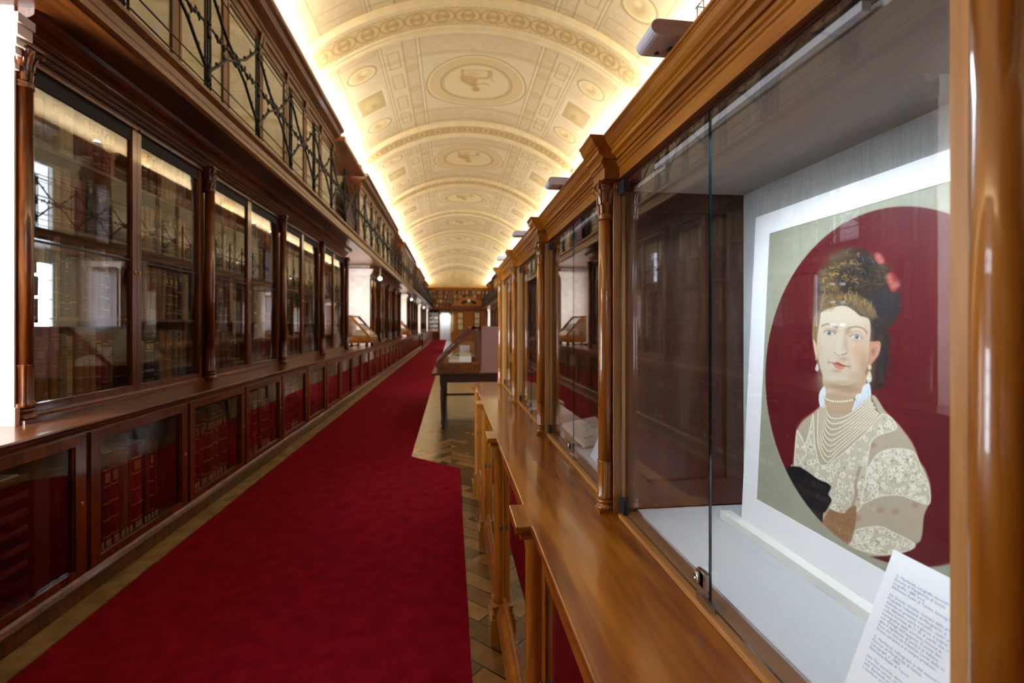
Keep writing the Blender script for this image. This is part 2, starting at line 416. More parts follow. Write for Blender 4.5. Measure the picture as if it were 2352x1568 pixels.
def grid_mesh(name, V, C, matl, smooth=True):
    """V (nu,nv,3) positions, C (nu,nv,3) linear colours"""
    nu, nv = V.shape[:2]
    i = np.arange(nu * nv).reshape(nu, nv)
    q = np.stack([i[:-1, :-1], i[1:, :-1], i[1:, 1:], i[:-1, 1:]], -1).reshape(-1, 4)
    me = bpy.data.meshes.new(name)
    me.vertices.add(nu * nv); me.vertices.foreach_set('co', V.reshape(-1).astype(np.float32))
    me.loops.add(q.size); me.loops.foreach_set('vertex_index', q.reshape(-1).astype(np.int32))
    me.polygons.add(len(q)); me.polygons.foreach_set('loop_start', np.arange(0, q.size, 4, dtype=np.int32))
    try: me.polygons.foreach_set('loop_total', np.full(len(q), 4, dtype=np.int32))
    except Exception: pass
    me.update(calc_edges=True)
    me.polygons.foreach_set('use_smooth', np.full(len(q), smooth))
    a = me.color_attributes.new('paint', 'FLOAT_COLOR', 'POINT')
    a.data.foreach_set('color', np.concatenate([C.reshape(-1, 3), np.ones((nu * nv, 1))], 1).reshape(-1).astype(np.float32))
    me.materials.append(matl); me.update()
    return me

# vault: painted bays between plaster arches
THM = math.asin((XC - XW) / VR)
BL, RW, RP, RC = 4.7, 1.0, 5.7, 9.8
CREAM = (226, 210, 176); LINE = (164, 138, 96); LITE = (244, 230, 192); TAN = (206, 184, 140)
def vault_bay():
    nu, nv = 430, 210
    th = np.linspace(-THM, THM, nu); v = np.linspace(0, BL, nv)
    TH, V = np.meshgrid(th, v, indexing='ij'); A = TH * VR; Yc = V - BL / 2
    p = Paint(A, Yc, CREAM)
    n = smooth_noise(A, Yc, .5, 1) * .6 + smooth_noise(A, Yc, .13, 2) * .4
    p.put(.55 * (n - .25), TAN)
    aa = np.abs(A)
    # long panels and their lines
    g = smooth_noise(A, Yc, .07, 3)
    m = (aa > 1.42) & (aa < 2.25) | (np.abs(Yc) > 1.42)
    p.put(np.where(m, .30 * g + .10, 0), (198, 172, 118))
    p.put(np.where((aa > 1.78) & (aa < 2.18), .25, 0), LITE)
    for s_ in (-1, 1):
        for x in (1.36, 1.44, 1.74, 2.22, 2.28, 3.25): p.line([(s_ * x, -BL / 2), (s_ * x, BL / 2)], .022, LINE, .75, .03, False)
        for x in (1.40, 2.25): p.line([(s_ * x, -BL / 2), (s_ * x, BL / 2)], .03, LITE, .8, .03, False)
        for yy in (-1.5, -.55, .55, 1.5):
            p.rect(s_ * 1.98 - .13, s_ * 1.98 + .13, yy - .32, yy + .32, (222, 202, 158), .8); p.frame(s_ * 1.98 - .13, s_ * 1.98 + .13, yy - .32, yy + .32, .022, LINE, .8)
        for yy in (-1.0, 0, 1.0): p.ell(s_ * 1.6, yy, .13, .13, (206, 182, 132), .6, .3); p.ring(s_ * 1.6, yy, .14, .14, .02, LINE, .6)
        # side medallions and dark square
        for yy in (-1.45, 1.25):
            p.ell(s_ * 2.78, yy, .34, .27, (224, 204, 156), .9, .08); p.ring(s_ * 2.78, yy, .36, .29, .03, LINE, .9); p.ring(s_ * 2.78, yy, .30, .23, .02, LITE, .8)
            p.ell(s_ * 2.80, yy + .02, .12, .15, (196, 168, 112), .7, .5); p.ell(s_ * 2.72, yy - .06, .07, .07, LITE, .7, .5)
        p.rect(s_ * 2.78 - .36, s_ * 2.78 + .36, -.50, .38, (186, 166, 116), .85); p.frame(s_ * 2.78 - .38, s_ * 2.78 + .38, -.52, .40, .03, LITE, .9)
        p.ell(s_ * 2.78, -.05, .20, .26, (216, 196, 148), .7, .4); p.ell(s_ * 2.74, .10, .09, .12, (176, 150, 96), .6, .5)
        for yy in (-2.1, 2.0): p.frame(s_ * 2.78 - .42, s_ * 2.78 + .42, yy - .14, yy + .14, .02, LINE, .6)
    for yy in (-1.40, -1.48, 1.40, 1.48, -2.2, 2.2): p.line([(-2.25, yy), (2.25, yy)], .02, LINE, .7, .03, False)
    # central medallion
    p.ell(0, 0, 1.30, 1.30, (216, 194, 146), .9, .03)
    for r, w_, c in ((1.30, .03, LINE), (1.24, .025, LITE), (.92, .035, LINE), (.86, .025, LINE)): p.ring(0, 0, r, r, w_, c, .85)
    p.ell(0, 0, .85, .85, (228, 210, 166), .9, .04)
    B = (170, 140, 84)
    p.line([(-.38, -.62), (-.34, -.10), (-.18, .02)], .05, B, .8, .06); p.line([(.30, -.62), (.26, -.30), (.0, -.22), (-.12, .12)], .07, B, .8, .08)
    p.poly([(-.40, -.10), (-.10, .22), (.02, .16), (-.02, -.25), (-.20, -.35), (-.40, -.35)], (190, 160, 104), .8, .08)
    p.line([(-.40, -.62), (.36, -.64), (.36, -.22), (.44, -.18)], .03, B, .7, .05, False)
    p.ell(.0, .34, .11, .13, (182, 152, 96), .9, .4); p.line([(-.05, .12), (.18, .0), (.30, .04)], .05, B, .7, .06); p.glow(-.12, -.45, .2, .15, (200, 172, 118), .6)
    R = VR
    Vv = np.stack([R * np.sin(TH), V, R * np.cos(TH)], -1)
    return grid_mesh('ceiling', Vv, p.C, M['fresco'])
def vault_rib():
    # profile across the arch: raised fillets, recessed guilloche band
    prof = [(0, 0), (0, .10), (.02, .13), (.09, .13), (.11, .10), (.17, .10), (.19, .07), (.20, .07), (.80, .07), (.81, .07), (.83, .10), (.89, .10), (.91, .13), (.98, .13), (1.0, .10), (1.0, 0)]
    fine = []
    for (a, b), (c, d) in zip(prof[:-1], prof[1:]):
        k = 18 if (c - a) > .3 else 1
        fine += [(a + (c - a) * t / k, b + (d - b) * t / k) for t in range(k)]
    fine.append(prof[-1]); fine = np.array(fine)
    nu = 760; th = np.linspace(-THM, THM, nu)
    TH, I = np.meshgrid(th, np.arange(len(fine)), indexing='ij'); V = fine[I, 0]; D = fine[I, 1]; A = TH * VR
    p = Paint(A, V, (240, 224, 182))
    n = smooth_noise(A, V, .12, 5); p.put(.3 * n, TAN)
    mid = (V > .2) & (V < .8)
    p.put(np.where(mid, .75, 0), (216, 190, 136))
    for off in (0, .25):
        d = np.sqrt((((A + off * .52) / .26) % 2 - 1) ** 2 * .26 ** 2 + ((V - .5)) ** 2)
        p.put(np.where(mid, np.clip(1 - np.abs(d - .19) / .035, 0, 1) * .75, 0), (174, 142, 86))
        p.put(np.where(mid, np.clip((.085 - d) / .03, 0, 1) * .6, 0), (178, 146, 90))
    p.put(np.where(mid & (np.abs(V - .5) > .24), .5 * (np.abs((A / .12) % 1 - .5) < .28), 0), (184, 154, 98))
    R = VR - D
    return grid_mesh('trim', np.stack([R * np.sin(TH), V, R * np.cos(TH)], -1), p.C, M['fresco'], smooth=False)
bay_me, rib_me = vault_bay(), vault_rib()
nrib = 0
for k in range(-1, 9):
    yc = RC + RP * k
    r = bpy.data.objects.new('trim_%d' % (k + 3), rib_me); COL.objects.link(r); r.location = (XC, yc - RW / 2, VZ); struct(r)
    if yc + RW / 2 < YF:
        b = bpy.data.objects.new('ceiling', bay_me); COL.objects.link(b); b.location = (XC, yc + RW / 2, VZ); struct(b)
b = bpy.data.objects.new('ceiling', bay_me); COL.objects.link(b); b.location = (XC, RC - 2 * RP + RW / 2, VZ); struct(b)

# long walls with window openings in the niches
WZ = [(1.30, 3.20), (3.90, 5.60)]; WHW = .95
for side in (-1, 1):
    m = MB()
    x0, x1 = (XW - .16, XW) if side < 0 else (XR, XR + .16)
    ys = [YN - .1]
    for yc in NICHE: ys += [yc - WHW + (RSH if side > 0 else 0), yc + WHW + (RSH if side > 0 else 0)]
    ys.append(YF + .1)
    for z0, z1 in ((0, 1.30), (3.20, 3.90), (5.60, 7.2)): m.box(x0, x1, YN - .1, YF + .1, z0, z1)
    for z0, z1 in WZ:
        for i in range(0, len(ys), 2): m.box(x0, x1, ys[i], ys[i + 1], z0, z1)
    struct(m.build('wall_left' if side < 0 else 'wall_right', M['plaster']))
struct(MB().box(XW - .25, XR + .25, YF, YF + .2, 0, 8.2).build('wall_far', M['plaster']))
struct(MB().box(XW - .25, XR + .25, YN - .2, YN, 0, 8.2).build('wall_near_blocker', M['dark_z']))  # unseen dark wall set close behind the camera to block light

def make_window(z0, z1):
    h = z1 - z0
    f = MB()
    for a in (-WHW, WHW - .07): f.box(-.04, .04, a, a + .07, 0, h)
    f.box(-.04, .04, -.035, .035, .07, h - .07)
    for a in (0, h - .07): f.box(-.04, .04, -WHW + .07, WHW - .07, a, a + .07)
    for i in range(1, 4): f.box(-.02, .02, -WHW + .07, WHW - .07, h * i / 4 - .012, h * i / 4 + .012)
    o = f.build('window', M['offwhite'])
    MB().box(-.003, .003, -WHW + .03, WHW - .03, .03, h - .03).build('glass_pane', M['glass'], o)
    return o
wi = 0
for z0, z1 in WZ:
    proto = None
    for side in (-1, 1):
        for yc in NICHE:
            wi += 1
            x = XW - .08 if side < 0 else XR + .08
            o = make_window(z0, z1) if proto is None else dup(proto, (0, 0, 0))
            proto = proto or o
            o.name = 'window_%d' % wi; o.location = (x, yc + (RSH if side > 0 else 0), z0); struct(o)

# carpet runner: wide beside the display cabinets, narrow past the table
cp = [(-1.97, YN + .1), (.093, YN + .1), (.093, 5.45), (-.487, 6.01), (-.50, 11), (-.52, 34), (-.52, YF - .3), (-1.97, YF - .3)]
tag(MB().prism_z(cp, .0, .008).build('carpet', M['carpet']), 'long crimson carpet runner down the aisle of the parquet floor', 'carpet')
# stone strip between carpet and left bookcases
struct(MB().box(-2.13, -1.985, YN, 44, 0, .006).build('trim_20', M['tile']))

# gallery balconies: slab, soffit and moulded fascia
def balcony_prof(sg):
    P = [(-1.0, 3.40), (.36, 3.40), (.36, 3.385), (.42, 3.385), (.445, 3.41), (.445, 3.45), (.425, 3.465), (.41, 3.50), (.41, 3.555), (.425, 3.57), (.445, 3.59), (.445, 3.62), (-1.0, 3.62)]
    return [((-2.5 + a) if sg < 0 else mirx(-2.5 + a), z) for a, z in P]
for sg in (-1, 1):
    struct(MB().prism_y(balcony_prof(sg), YN, YF).build('trim_%d' % (21 if sg < 0 else 22), M['dark_y']))
# ------------------------------------------------------------------ carved column used on bookcases and display cabinets
def column_mb(cx, cy, z0, z1, r, seg=24):
    """plinth, turned base, leaf cup, fluted foot, shaft, collar, leaf capital"""
    m = MB(); H = z1 - z0; p = r * 1.1
    m.box(cx - p, cx + p, cy - p, cy + p, z0, z0 + .45 * r)
    b = z0 + .45 * r
    m.lathe(cx, cy, [(1.18*r, b), (1.26*r, b+.2*r), (1.18*r, b+.42*r), (1.0*r, b+.5*r), (.92*r, b+.75*r), (1.05*r, b+.85*r), (1.15*r, b+1.05*r), (1.0*r, b+1.25*r)], seg)
    f0, f1 = b + 1.25 * r, z0 + .155 * H
    m.lathe(cx, cy, [(1.02*r, f0), (1.16*r, f0+.3*r), (1.16*r, f0+.55*r), (.98*r, f0+.8*r), (1.0*r, f1-.5*r), (1.04*r, f1-.12*r), (1.13*r, f1)], 48, lambda z, a: 1 - .11 * (math.cos(12 * a) * .5 + .5))
    c0 = z1 - .108 * H
    m.lathe(cx, cy, [(.93*r, f1 - .2*r), (.95*r, z0+.4*H), (.90*r, c0)], seg)
    m.lathe(cx, cy, [(1.0*r, c0-.25*r), (1.06*r, c0-.1*r), (1.0*r, c0), (.93*r, c0+.05*r), (1.04*r, c0+.2*r), (1.06*r, c0+.35*r), (.92*r, c0+.5*r)], seg)
    k0 = c0 + .5 * r; K = z1 - k0
    m.lathe(cx, cy, [(.90*r, k0), (.92*r, k0+.3*K), (.98*r, k0+.6*K), (1.15*r, k0+.85*K), (1.25*r, k0+.93*K)], 32, lambda z, a: 1 - .07 * (math.cos(8 * a) * .5 + .5))
    m.box(cx - 1.3*r, cx + 1.3*r, cy - 1.3*r, cy + 1.3*r, k0 + .93*K, z1)
    for tier, (za, zb, ra, rb, w, off, cnt) in enumerate([(0, .36, .94, 1.12, .50, 0, 8), (.30, .78, .98, 1.62, .62, PI / 8, 8)]):
        for i in range(cnt):
            a = off + 2 * PI * i / cnt; ca, sa = math.cos(a), math.sin(a)
            def P(t, s, lift):   # leaf surface point
                rr = r * (ra + (rb - ra) * t ** 2.2 + lift); ww = w * r * (1 - .35 * t)
                z = k0 + K * (za + (zb - za) * t) - (K * .05 if t > .95 else 0)
                return (cx + rr * ca - s * ww * sa, cy + rr * sa + s * ww * ca, z)
            ts = (0, .35, .7, .92, 1.0)
            vs = []
            for t in ts: vs += [P(t, -.5, .0), P(t, 0, .13), P(t, .5, .0)]
            fs = [(j*3+q, j*3+q+1, j*3+q+4, j*3+q+3) for j in range(len(ts)-1) for q in range(2)]
            m.idx(vs, fs, True)
            m.ball(P(1.0, 0, .06), .12*r, .12*r, .10*r, 6, 4)
    for i in range(4):   # corner volutes
        a = PI / 4 + PI / 2 * i
        m.tube([(cx + r*q*math.cos(a), cy + r*q*math.sin(a), k0 + K*z) for q, z in ((1.0, .45), (1.15, .68), (1.55, .86), (1.82, .84), (1.80, .72), (1.66, .74))], [.16*r,.15*r,.15*r,.13*r,.1*r,.08*r], 6)
    return m

# ------------------------------------------------------------------ left lower cabinets (one glazed door each)
def make_lower(name, label, loc, rotz=0):
    t = thing(name, label, 'cabinet', loc, rotz, 'low glazed cabinets along the left wall')
    P = PITCH
    c = MB()
    c.box(-.55, -.012, 0, P, .0, .115)                                   # plinth
    c.prism_y([(-.1, .115), (.030, .115), (.034, .130), (.022, .150), (.010, .165), (-.1, .165)], 0, P)
    c.box(-.55, .0, 0, .088, .165, .985); c.box(-.55, .0, P - .088, P, .165, .985)
    c.box(-.55, .0, .088, P - .088, .93, .985)
    c.box(-.57, -.55, 0, P, 0, .985); c.box(-.55, -.03, .088, P - .088, .150, .172)
    c.build('carcass', M['dark_z'], t)
    d = MB()
    for a, b in ((.020, .098), (P - .098, P - .020)): d.box(0, .018, a, b, .172, .975)
    for a, b in ((.172, .215), (.918, .975)): d.box(0, .018, .098, P - .098, a, b)
    for a, b in ((.098, .108), (P - .108, P - .098)): d.box(-.012, .008, a, b, .215, .918)
    dd = d.build('door', M['dark_z'], t)
    MB().box(-.006, -.002, .09, P - .09, .205, .928).build('glass_pane', M['glass_low'], dd)
    k = MB(); k.ball((.022, P - .055, .58), .007, .010, .014, 8, 6); k.build('keyhole_plate', M['brass'], dd)
    return t
lower0 = None
XL = -2.12
for k in range(-2, 30):
    y = Y0 + PITCH * k
    lab = 'low dark walnut cabinet holding shallow wooden trays, nearest on the left' if k == -1 else \
          'low dark walnut glazed cabinet under the left ledge, %s door from the camera' % ordw(k + 3)
    if lower0 is None: o = lower0 = make_lower('low_cabinet', lab, (XL, y, 0))
    else: o = dup(lower0, (XL, y, 0), 0, lab)
# right-hand wall: the same low cabinets, glimpsed past the display cabinets and in reflections
for k in range(2, 30, 1):
    dup(lower0, (mirx(XL), Y0 + PITCH * (k + 1), 0), PI, 'low dark walnut glazed cabinet along the right-hand wall behind the display cabinets', 'low cabinets on the right wall')
# panelled dado beyond the cabinets
for sg in (-1, 1):
    m = MB(); x = XL if sg < 0 else mirx(XL)
    ya, yb = Y0 + PITCH * 30, YF - .6
    s = -sg * .012
    m.box(x, x + sg * .3, ya, yb, 0, .984)
    for i in range(int((yb - ya) / 1.2)):
        m.box(x, x + s, ya + 1.2 * i + .12, ya + 1.2 * i + 1.08, .2, .88)
    tag(m.build('panelling', M['dark_z']), 'brown wood panelled dado %s beyond the glazed low cabinets' % ('on the left' if sg < 0 else 'on the right wall'), 'panelling')
# continuous worktops
for sg in (-1, 1):
    pr = [(-.55, 1.0), (.0, 1.0), (.012, 1.005), (.012, 1.013), (.024, 1.020), (.028, 1.030), (.024, 1.040), (-.55, 1.040)]
    if sg < 0: q = [(XL + a, z - .001) for a, z in pr]
    else: q = [(mirx(XL) - a, z - .001) for a, z in pr]
    q = [(a, z - .014 if z < 1.001 else z) for a, z in q]
    m = MB().prism_y(q, YN + .05, YF - .5)
    tag(m.build('worktop', M['dark_y']), 'long polished walnut ledge running under the %s bookcases' % ('left' if sg < 0 else 'right-hand wall'), 'worktop')

# ------------------------------------------------------------------ upper bookcases, two doors each
ENT = [(-.10, 3.21), (.0, 3.21), (.015, 3.215), (.015, 3.245), (.03, 3.25), (.03, 3.28), (.045, 3.288), (.06, 3.305), (.06, 3.32), (.09, 3.338), (.13, 3.35), (.15, 3.365), (.155, 3.40), (-.10, 3.40)]
GZ1 = 3.150
def make_bookcase(label, end=False):
    t = thing('bookcase', label, 'bookcase', (0, 0, 0), 0, 'tall glazed bookcases along the left wall')
    B = BAY; ya, yb = -.052, B - .052 + (.16 if end else 0)
    c = MB()
    c.prism_y([(-.55, 1.040), (.035, 1.040), (.035, 1.055), (.020, 1.066), (.014, 1.082), (-.55, 1.082)], ya, yb)
    c.box(-.60, -.58, ya, yb, 1.04, 3.39); c.box(-.58, 0, ya, yb, 3.20, 3.215)
    c.box(-.58, .0, ya, .075, 1.08, 3.21)
    c.box(-.58, .0, B - .075, yb, 1.08, 3.21)
    c.box(-.40, -.03, PITCH - .012, PITCH + .012, 1.082, 3.20)
    c.build('carcass', M['dark_z'], t)
    MB().prism_y(ENT, ya, yb).build('cornice', M['dark_y'], t)
    for z in (1.660, 2.250, 2.733):
        MB().box(-.57, -.045, .02, B - .08, z - .024, z).build('shelf', M['shelf'], t)
    for i in range(2):
        a, b = (.077, PITCH - .002) if i == 0 else (PITCH + .002, B - .077)
        d = MB()
        for q0, q1 in ((a, a + .052), (b - .052, b)): d.box(-.022, .014, q0, q1, 1.084, 3.198)
        for z0, z1 in ((1.084, 1.130), (GZ1, 3.198)): d.box(-.022, .014, a + .052, b - .052, z0, z1)
        for q0, q1 in ((a + .052, a + .060), (b - .060, b - .052)): d.box(-.016, .004, q0, q1, 1.130, GZ1)
        dd = d.build('door', M['dark_z'], t)
        MB().box(-.010, -.006, a + .045, b - .045, 1.122, GZ1 + .008).build('glass_pane', M['glass_old'], dd)
        MB().box(-.005, .003, a + .052, b - .052, 3.055, GZ1).build('shaded_lintel', M['black'], dd)  # lintel coloured black to paint the shade of its recess
        d2 = MB(); d2.box(.014, .032, a + .01, b - .01, 3.150, 3.172); d2.build('drip_moulding', M['dark_y'], dd)
        MB().box(-.006, .004, a + .060, b - .060, 2.110, 2.122).build('glazing_bar', M['iron'], dd)
        k = MB(); k.ball((.018, (b - .026) if i == 0 else (a + .026), 2.02), .006, .008, .016, 8, 6); k.build('keyhole_plate', M['brass'], dd)
    for y in ([0, B] if end else [0]):
        column_mb(.052, y, 1.04, 3.21, .050, 20).build('column', M['dark_z'], t)
    return t
XB = -2.5
bc = {}
RUN = ['nearest', 'second', 'third', 'fourth', 'last']
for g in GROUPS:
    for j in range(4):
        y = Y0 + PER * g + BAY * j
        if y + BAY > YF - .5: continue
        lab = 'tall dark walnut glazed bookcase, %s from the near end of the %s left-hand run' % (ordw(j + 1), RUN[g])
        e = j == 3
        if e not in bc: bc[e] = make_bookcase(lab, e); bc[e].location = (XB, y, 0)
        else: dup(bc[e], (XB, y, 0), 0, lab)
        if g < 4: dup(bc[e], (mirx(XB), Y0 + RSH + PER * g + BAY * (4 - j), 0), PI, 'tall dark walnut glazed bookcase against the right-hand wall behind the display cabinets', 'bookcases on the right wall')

# wooden end panels of the niches, paled to paint window glare (moulded capital)
nt_ = 30
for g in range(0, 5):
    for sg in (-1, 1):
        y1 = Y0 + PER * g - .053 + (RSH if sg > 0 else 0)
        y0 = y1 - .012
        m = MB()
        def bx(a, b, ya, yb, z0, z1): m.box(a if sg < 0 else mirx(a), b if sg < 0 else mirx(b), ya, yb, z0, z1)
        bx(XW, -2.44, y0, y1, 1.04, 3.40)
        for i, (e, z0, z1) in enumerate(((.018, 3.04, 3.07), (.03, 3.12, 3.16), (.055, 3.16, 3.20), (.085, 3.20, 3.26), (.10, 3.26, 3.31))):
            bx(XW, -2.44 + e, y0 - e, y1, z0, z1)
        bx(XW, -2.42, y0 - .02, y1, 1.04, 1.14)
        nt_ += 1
        struct(m.build('trim_%d' % nt_, M['stone']))  # wooden end panels; pale colour paints the window glare
        # wood cheek on the far side of each run, facing the niche
# ------------------------------------------------------------------ gallery bookcases
def make_gallery_case(label):
    t = thing('gallery_bookcase', label, 'bookcase', (0, 0, 0), 0, 'gallery bookcases above the left balcony')
    B = BAY; c = MB()
    c.box(-.36, -.34, 0, B, 3.62, 6.2); c.box(-.34, .01, 0, B, 3.62, 3.80)
    for a, b in ((0, .05), (PITCH - .05, PITCH + .05), (B - .05, B)): c.box(-.34, .0, a, b, 3.80, 5.70)
    c.box(-.34, .0, 0, B, 5.70, 5.84)
    c.build('carcass', M['dark_z'], t)
    MB().prism_y([(-.34, 5.84), (.02, 5.84), (.03, 5.90), (.05, 5.92), (.05, 5.97), (.09, 6.0), (.16, 6.04), (.20, 6.10), (.245, 6.14), (.26, 6.16), (.26, 6.22), (-.34, 6.22)], 0, B).build('cornice', M['dark_y'], t)
    for i in range(2):
        a, b = (.05, PITCH - .05) if i == 0 else (PITCH + .05, B - .05)
        d = MB()
        for q0, q1 in ((a, a + .035), (b - .035, b)): d.box(-.02, .006, q0, q1, 3.80, 5.70)
        for z0, z1 in ((3.80, 3.86), (5.64, 5.70)): d.box(-.02, .006, a + .035, b - .035, z0, z1)
        dd = d.build('door', M['dark_z'], t)
        MB().box(-.012, -.008, a + .03, b - .03, 3.85, 5.65).build('glass_pane', M['glass_old'], dd)
        MB().box(-.040, -.035, a + .0, b - .0, 3.82, 5.69).build('cream_reflection_sheet', M['cream_reflection_sheet'], dd)  # cream sheet standing in for the vault reflected in the glass
    # small brackets under the cornice at the posts
    for y in (.05, PITCH, B - .05):
        k = MB(); k.prism_y([(0, 5.62), (.03, 5.70), (.045, 5.80), (.045, 5.84), (0, 5.84)], y - .035, y + .035); k.build('bracket', M['dark_z'], t)
    return t
gc = None
for g in GROUPS:
    for j in range(4):
        y = Y0 + PER * g + BAY * j
        if y + BAY > YF - .5: continue
        lab = 'gallery bookcase with cream reflections painted in its doors, %s above the %s left-hand run' % (ordw(j + 1), RUN[g])
        if gc is None: gc = make_gallery_case(lab); gc.location = (-2.76, y, 0)
        else: dup(gc, (-2.76, y, 0), 0, lab)
        dup(gc, (mirx(-2.76), y + BAY + RSH, 0), PI, 'gallery bookcase with cream reflections painted in its doors on the right-hand wall', 'gallery bookcases on the right wall')

# ------------------------------------------------------------------ balcony railing: panels of bronze branchwork
def make_rail(label):
    t = thing('balcony_railing', label, 'railing', (0, 0, 0), 0, 'bronze railing panels of the left balcony')
    P = PITCH; z0, z1 = 3.62, 4.72
    m = MB()
    for y in (-.045, .0, .045): m.tube([(0, y, z0), (0, y, z1)], .009, 6)
    m.tube([(-.02, 0, z0), (-.02, 0, z1 - .02)], .006, 6)
    for z in (3.80, 4.17, 4.56):
        for i in range(7):
            a = i * 2.4
            m.ball((.012 * math.cos(a), .034 * math.sin(a * 1.3), z + (i - 3) * .022), .020, .030, .026, 6, 4)
    m.build('post', M['iron'], t)
    for z in (3.68, 3.80, 4.58, 4.71):
        r = MB(); r.tube([(0, 0, z), (0, P, z)], .0085 if z > 4.6 else .0065, 6); r.build('rail', M['iron'], t)
    b = MB(); zm = 4.19; c = P / 2
    def branch(s, up):
        y_a = 0 if s < 0 else P
        z_a = 4.56 if up else 3.82
        d = -s
        pts = [(0, y_a + d * .03, z_a), (0, y_a + d * .17, z_a + (zm - z_a) * .30), (0, y_a + d * .32, z_a + (zm - z_a) * .66), (0, c - d * .10, zm + (z_a - zm) * .16), (0, c, zm + (z_a - zm) * .03)]
        b.tube(spline(pts, False, 4), .0145, 6)
        for f, q in ((1, .14), (2, -.10)):
            p = pts[f]; b.ball((0, p[1], p[2] + .012), .018, .032, .024, 6, 4); b.tube([p, (0, p[1] + d * q * .25, p[2] + .045)], [.012, .004], 5)
    for s in (-1, 1):
        for up in (0, 1): branch(s, up)
    ring = [(0, c + .07 * math.cos(a), zm + .06 * math.sin(a)) for a in np.linspace(0, 2 * PI, 13)]
    b.tube(ring, .012, 6)
    bar = [(0, .03 + (P - .06) * i / 16, zm + .012 * math.sin(i * 1.4)) for i in range(17)]
    b.tube(bar, .011, 6)
    for i in range(2, 15):
        p = bar[i]; u = 1 if i % 2 else -1
        b.tube([p, (.004, p[1] + .02, p[2] + u * .028), (0, p[1] + .012, p[2] + u * .055)], [.015, .013, .003], 5)
        b.ball((0, p[1], p[2]), .018, .036, .018, 6, 4)
    b.build('branchwork', M['iron'], t)
    return t
rl = None
XRAIL = -2.09
for k in range(-3, 47):
    y = Y0 + PITCH * k + .28
    lab = 'bronze balcony railing panel with crossed branches, %s along the left gallery' % ordw(k + 4)
    if rl is None: rl = make_rail(lab); rl.location = (XRAIL, y, 0)
    else: dup(rl, (XRAIL, y, 0), 0, lab)
    if k >= 0: dup(rl, (mirx(XRAIL), y + PITCH, 0), PI, 'bronze balcony railing panel along the right-hand gallery', 'bronze railing panels of the right gallery')
# white pipe standing between two gallery bookcases (bright upright behind the railing)
# ------------------------------------------------------------------ books
BOOKC = {'dark brown': (66, 36, 22), 'tan': (140, 96, 54), 'red': (112, 18, 18), 'dark green': (26, 40, 30), 'black': (24, 20, 20), 'cream': (190, 166, 120), 'brown': (98, 56, 32), 'maroon': (70, 14, 18), 'grey-brown': (120, 104, 84), 'orange': (190, 66, 24)}
BM = {n: noisy('leather ' + n, tuple(v * .95 for v in L3(*c)), tuple(min(1, v * 1.6) for v in L3(*c)), 40, rough=.5, spec=.35) for n, c in BOOKC.items()}
GILT = plain('gilt', (.50, .33, .10), .4, metal=.6)
PAGES = plain('page edges', (.60, .50, .36), .9)
def book_mesh(color, style):
    """unit book: y thickness 0..1, z height 0..1, x from -1 (fore edge) to 0 (spine)"""
    m = MB(); segs = 7; out = []
    for i in range(segs + 1):
        a = PI * i / segs; out.append((-.06 + .06 * math.sin(a), .5 - .5 * math.cos(a)))
    m.prism_z([(-1, 0)] + out + [(-1, 1)], 0, 1)
    m.m = 1
    bands = {0: (.12, .30, .48, .66, .84), 1: (.10, .16, .50, .84, .90), 2: (.2, .8), 3: ()}[style]
    for z in bands:
        o2 = [(x + .010, y * 1.02 - .01) for x, y in out]
        m.prism_z([(-.07, 0.02)] + o2 + [(-.07, .98)], z - .008, z + .008)
    if style in (0, 1):
        m.prism_z([(-.07, .06)] + [(x + .006, .06 + .88 * y) for x, y in out] + [(-.07, .94)], .70, .80)
    m.m = 2
    m.box(-.97, -.08, .10, .90, 1.0, 1.003)
    o = m.build('book', [BM[color], GILT, PAGES]); me = o.data; bpy.data.objects.remove(o)
    return me
BOOKS = {}
def bmesh_for(c, s):
    if (c, s) not in BOOKS: BOOKS[c, s] = book_mesh(c, s)
    return BOOKS[c, s]
PAL = ['dark brown'] * 5 + ['brown'] * 5 + ['tan'] * 5 + ['red'] * 3 + ['maroon'] * 2 + ['dark green'] + ['black'] * 2 + ['cream'] * 3 + ['grey-brown'] * 3
SHELF = [(1.084, 1.636, 'bottom shelf'), (1.662, 2.226, 'second shelf up'), (2.252, 2.709, 'third shelf up'), (2.735, 3.19, 'top shelf')]
allb = []      # (distance, x, y, z, depth, thick, height, colour, style, label, group)
def row(y0, y1, x, z, hmax, mean, rnd, pal, where, group, fill=.93, dmax=.30, hvar=.22):
    y = y0 + rnd.uniform(0, .02); n = 0; run = None
    while True:
        if run and run[1] > 0: c, th, hh = run[0]; run = (run[0], run[1] - 1)
        else:
            c = rnd.choice(pal); th = mean * rnd.uniform(.7, 1.45); hh = hmax * rnd.uniform(1 - hvar, fill)
            run = ((c, th, hh), rnd.choice((0, 0, 1, 2)))
        if y + th > y1: break
        n += 1
        allb.append((y, x - rnd.uniform(0, .025), y, z, rnd.uniform(dmax * .75, dmax), th - .0015, hh, c, rnd.choice((0, 0, 1, 2, 3)), n, where, group))
        y += th
def books_for_upper(y0, door, g, rnd, mean):
    for si, (z0, z1, nm) in enumerate(SHELF):
        for a in (0,):
            row(y0 + .10, y0 + PITCH - .10, XB - .065, z0, z1 - z0, mean * (1.15 if si == 0 else 1), rnd, PAL, '%s, %s tall left bookcase door' % (nm, ordw(door)), 'books on the %s of the left bookcases' % nm)
for g in GROUPS:
    for j in range(8):
        y = Y0 + PER * g + PITCH * j
        if y + PITCH > YF - .6: continue
        books_for_upper(y, g * 8 + j + 1, g, random.Random(100 + g * 8 + j), .047 if g == 0 else .09)
LPAL = ['red'] * 5 + ['maroon'] * 4 + ['dark brown'] * 2 + ['black', 'dark green', 'brown']
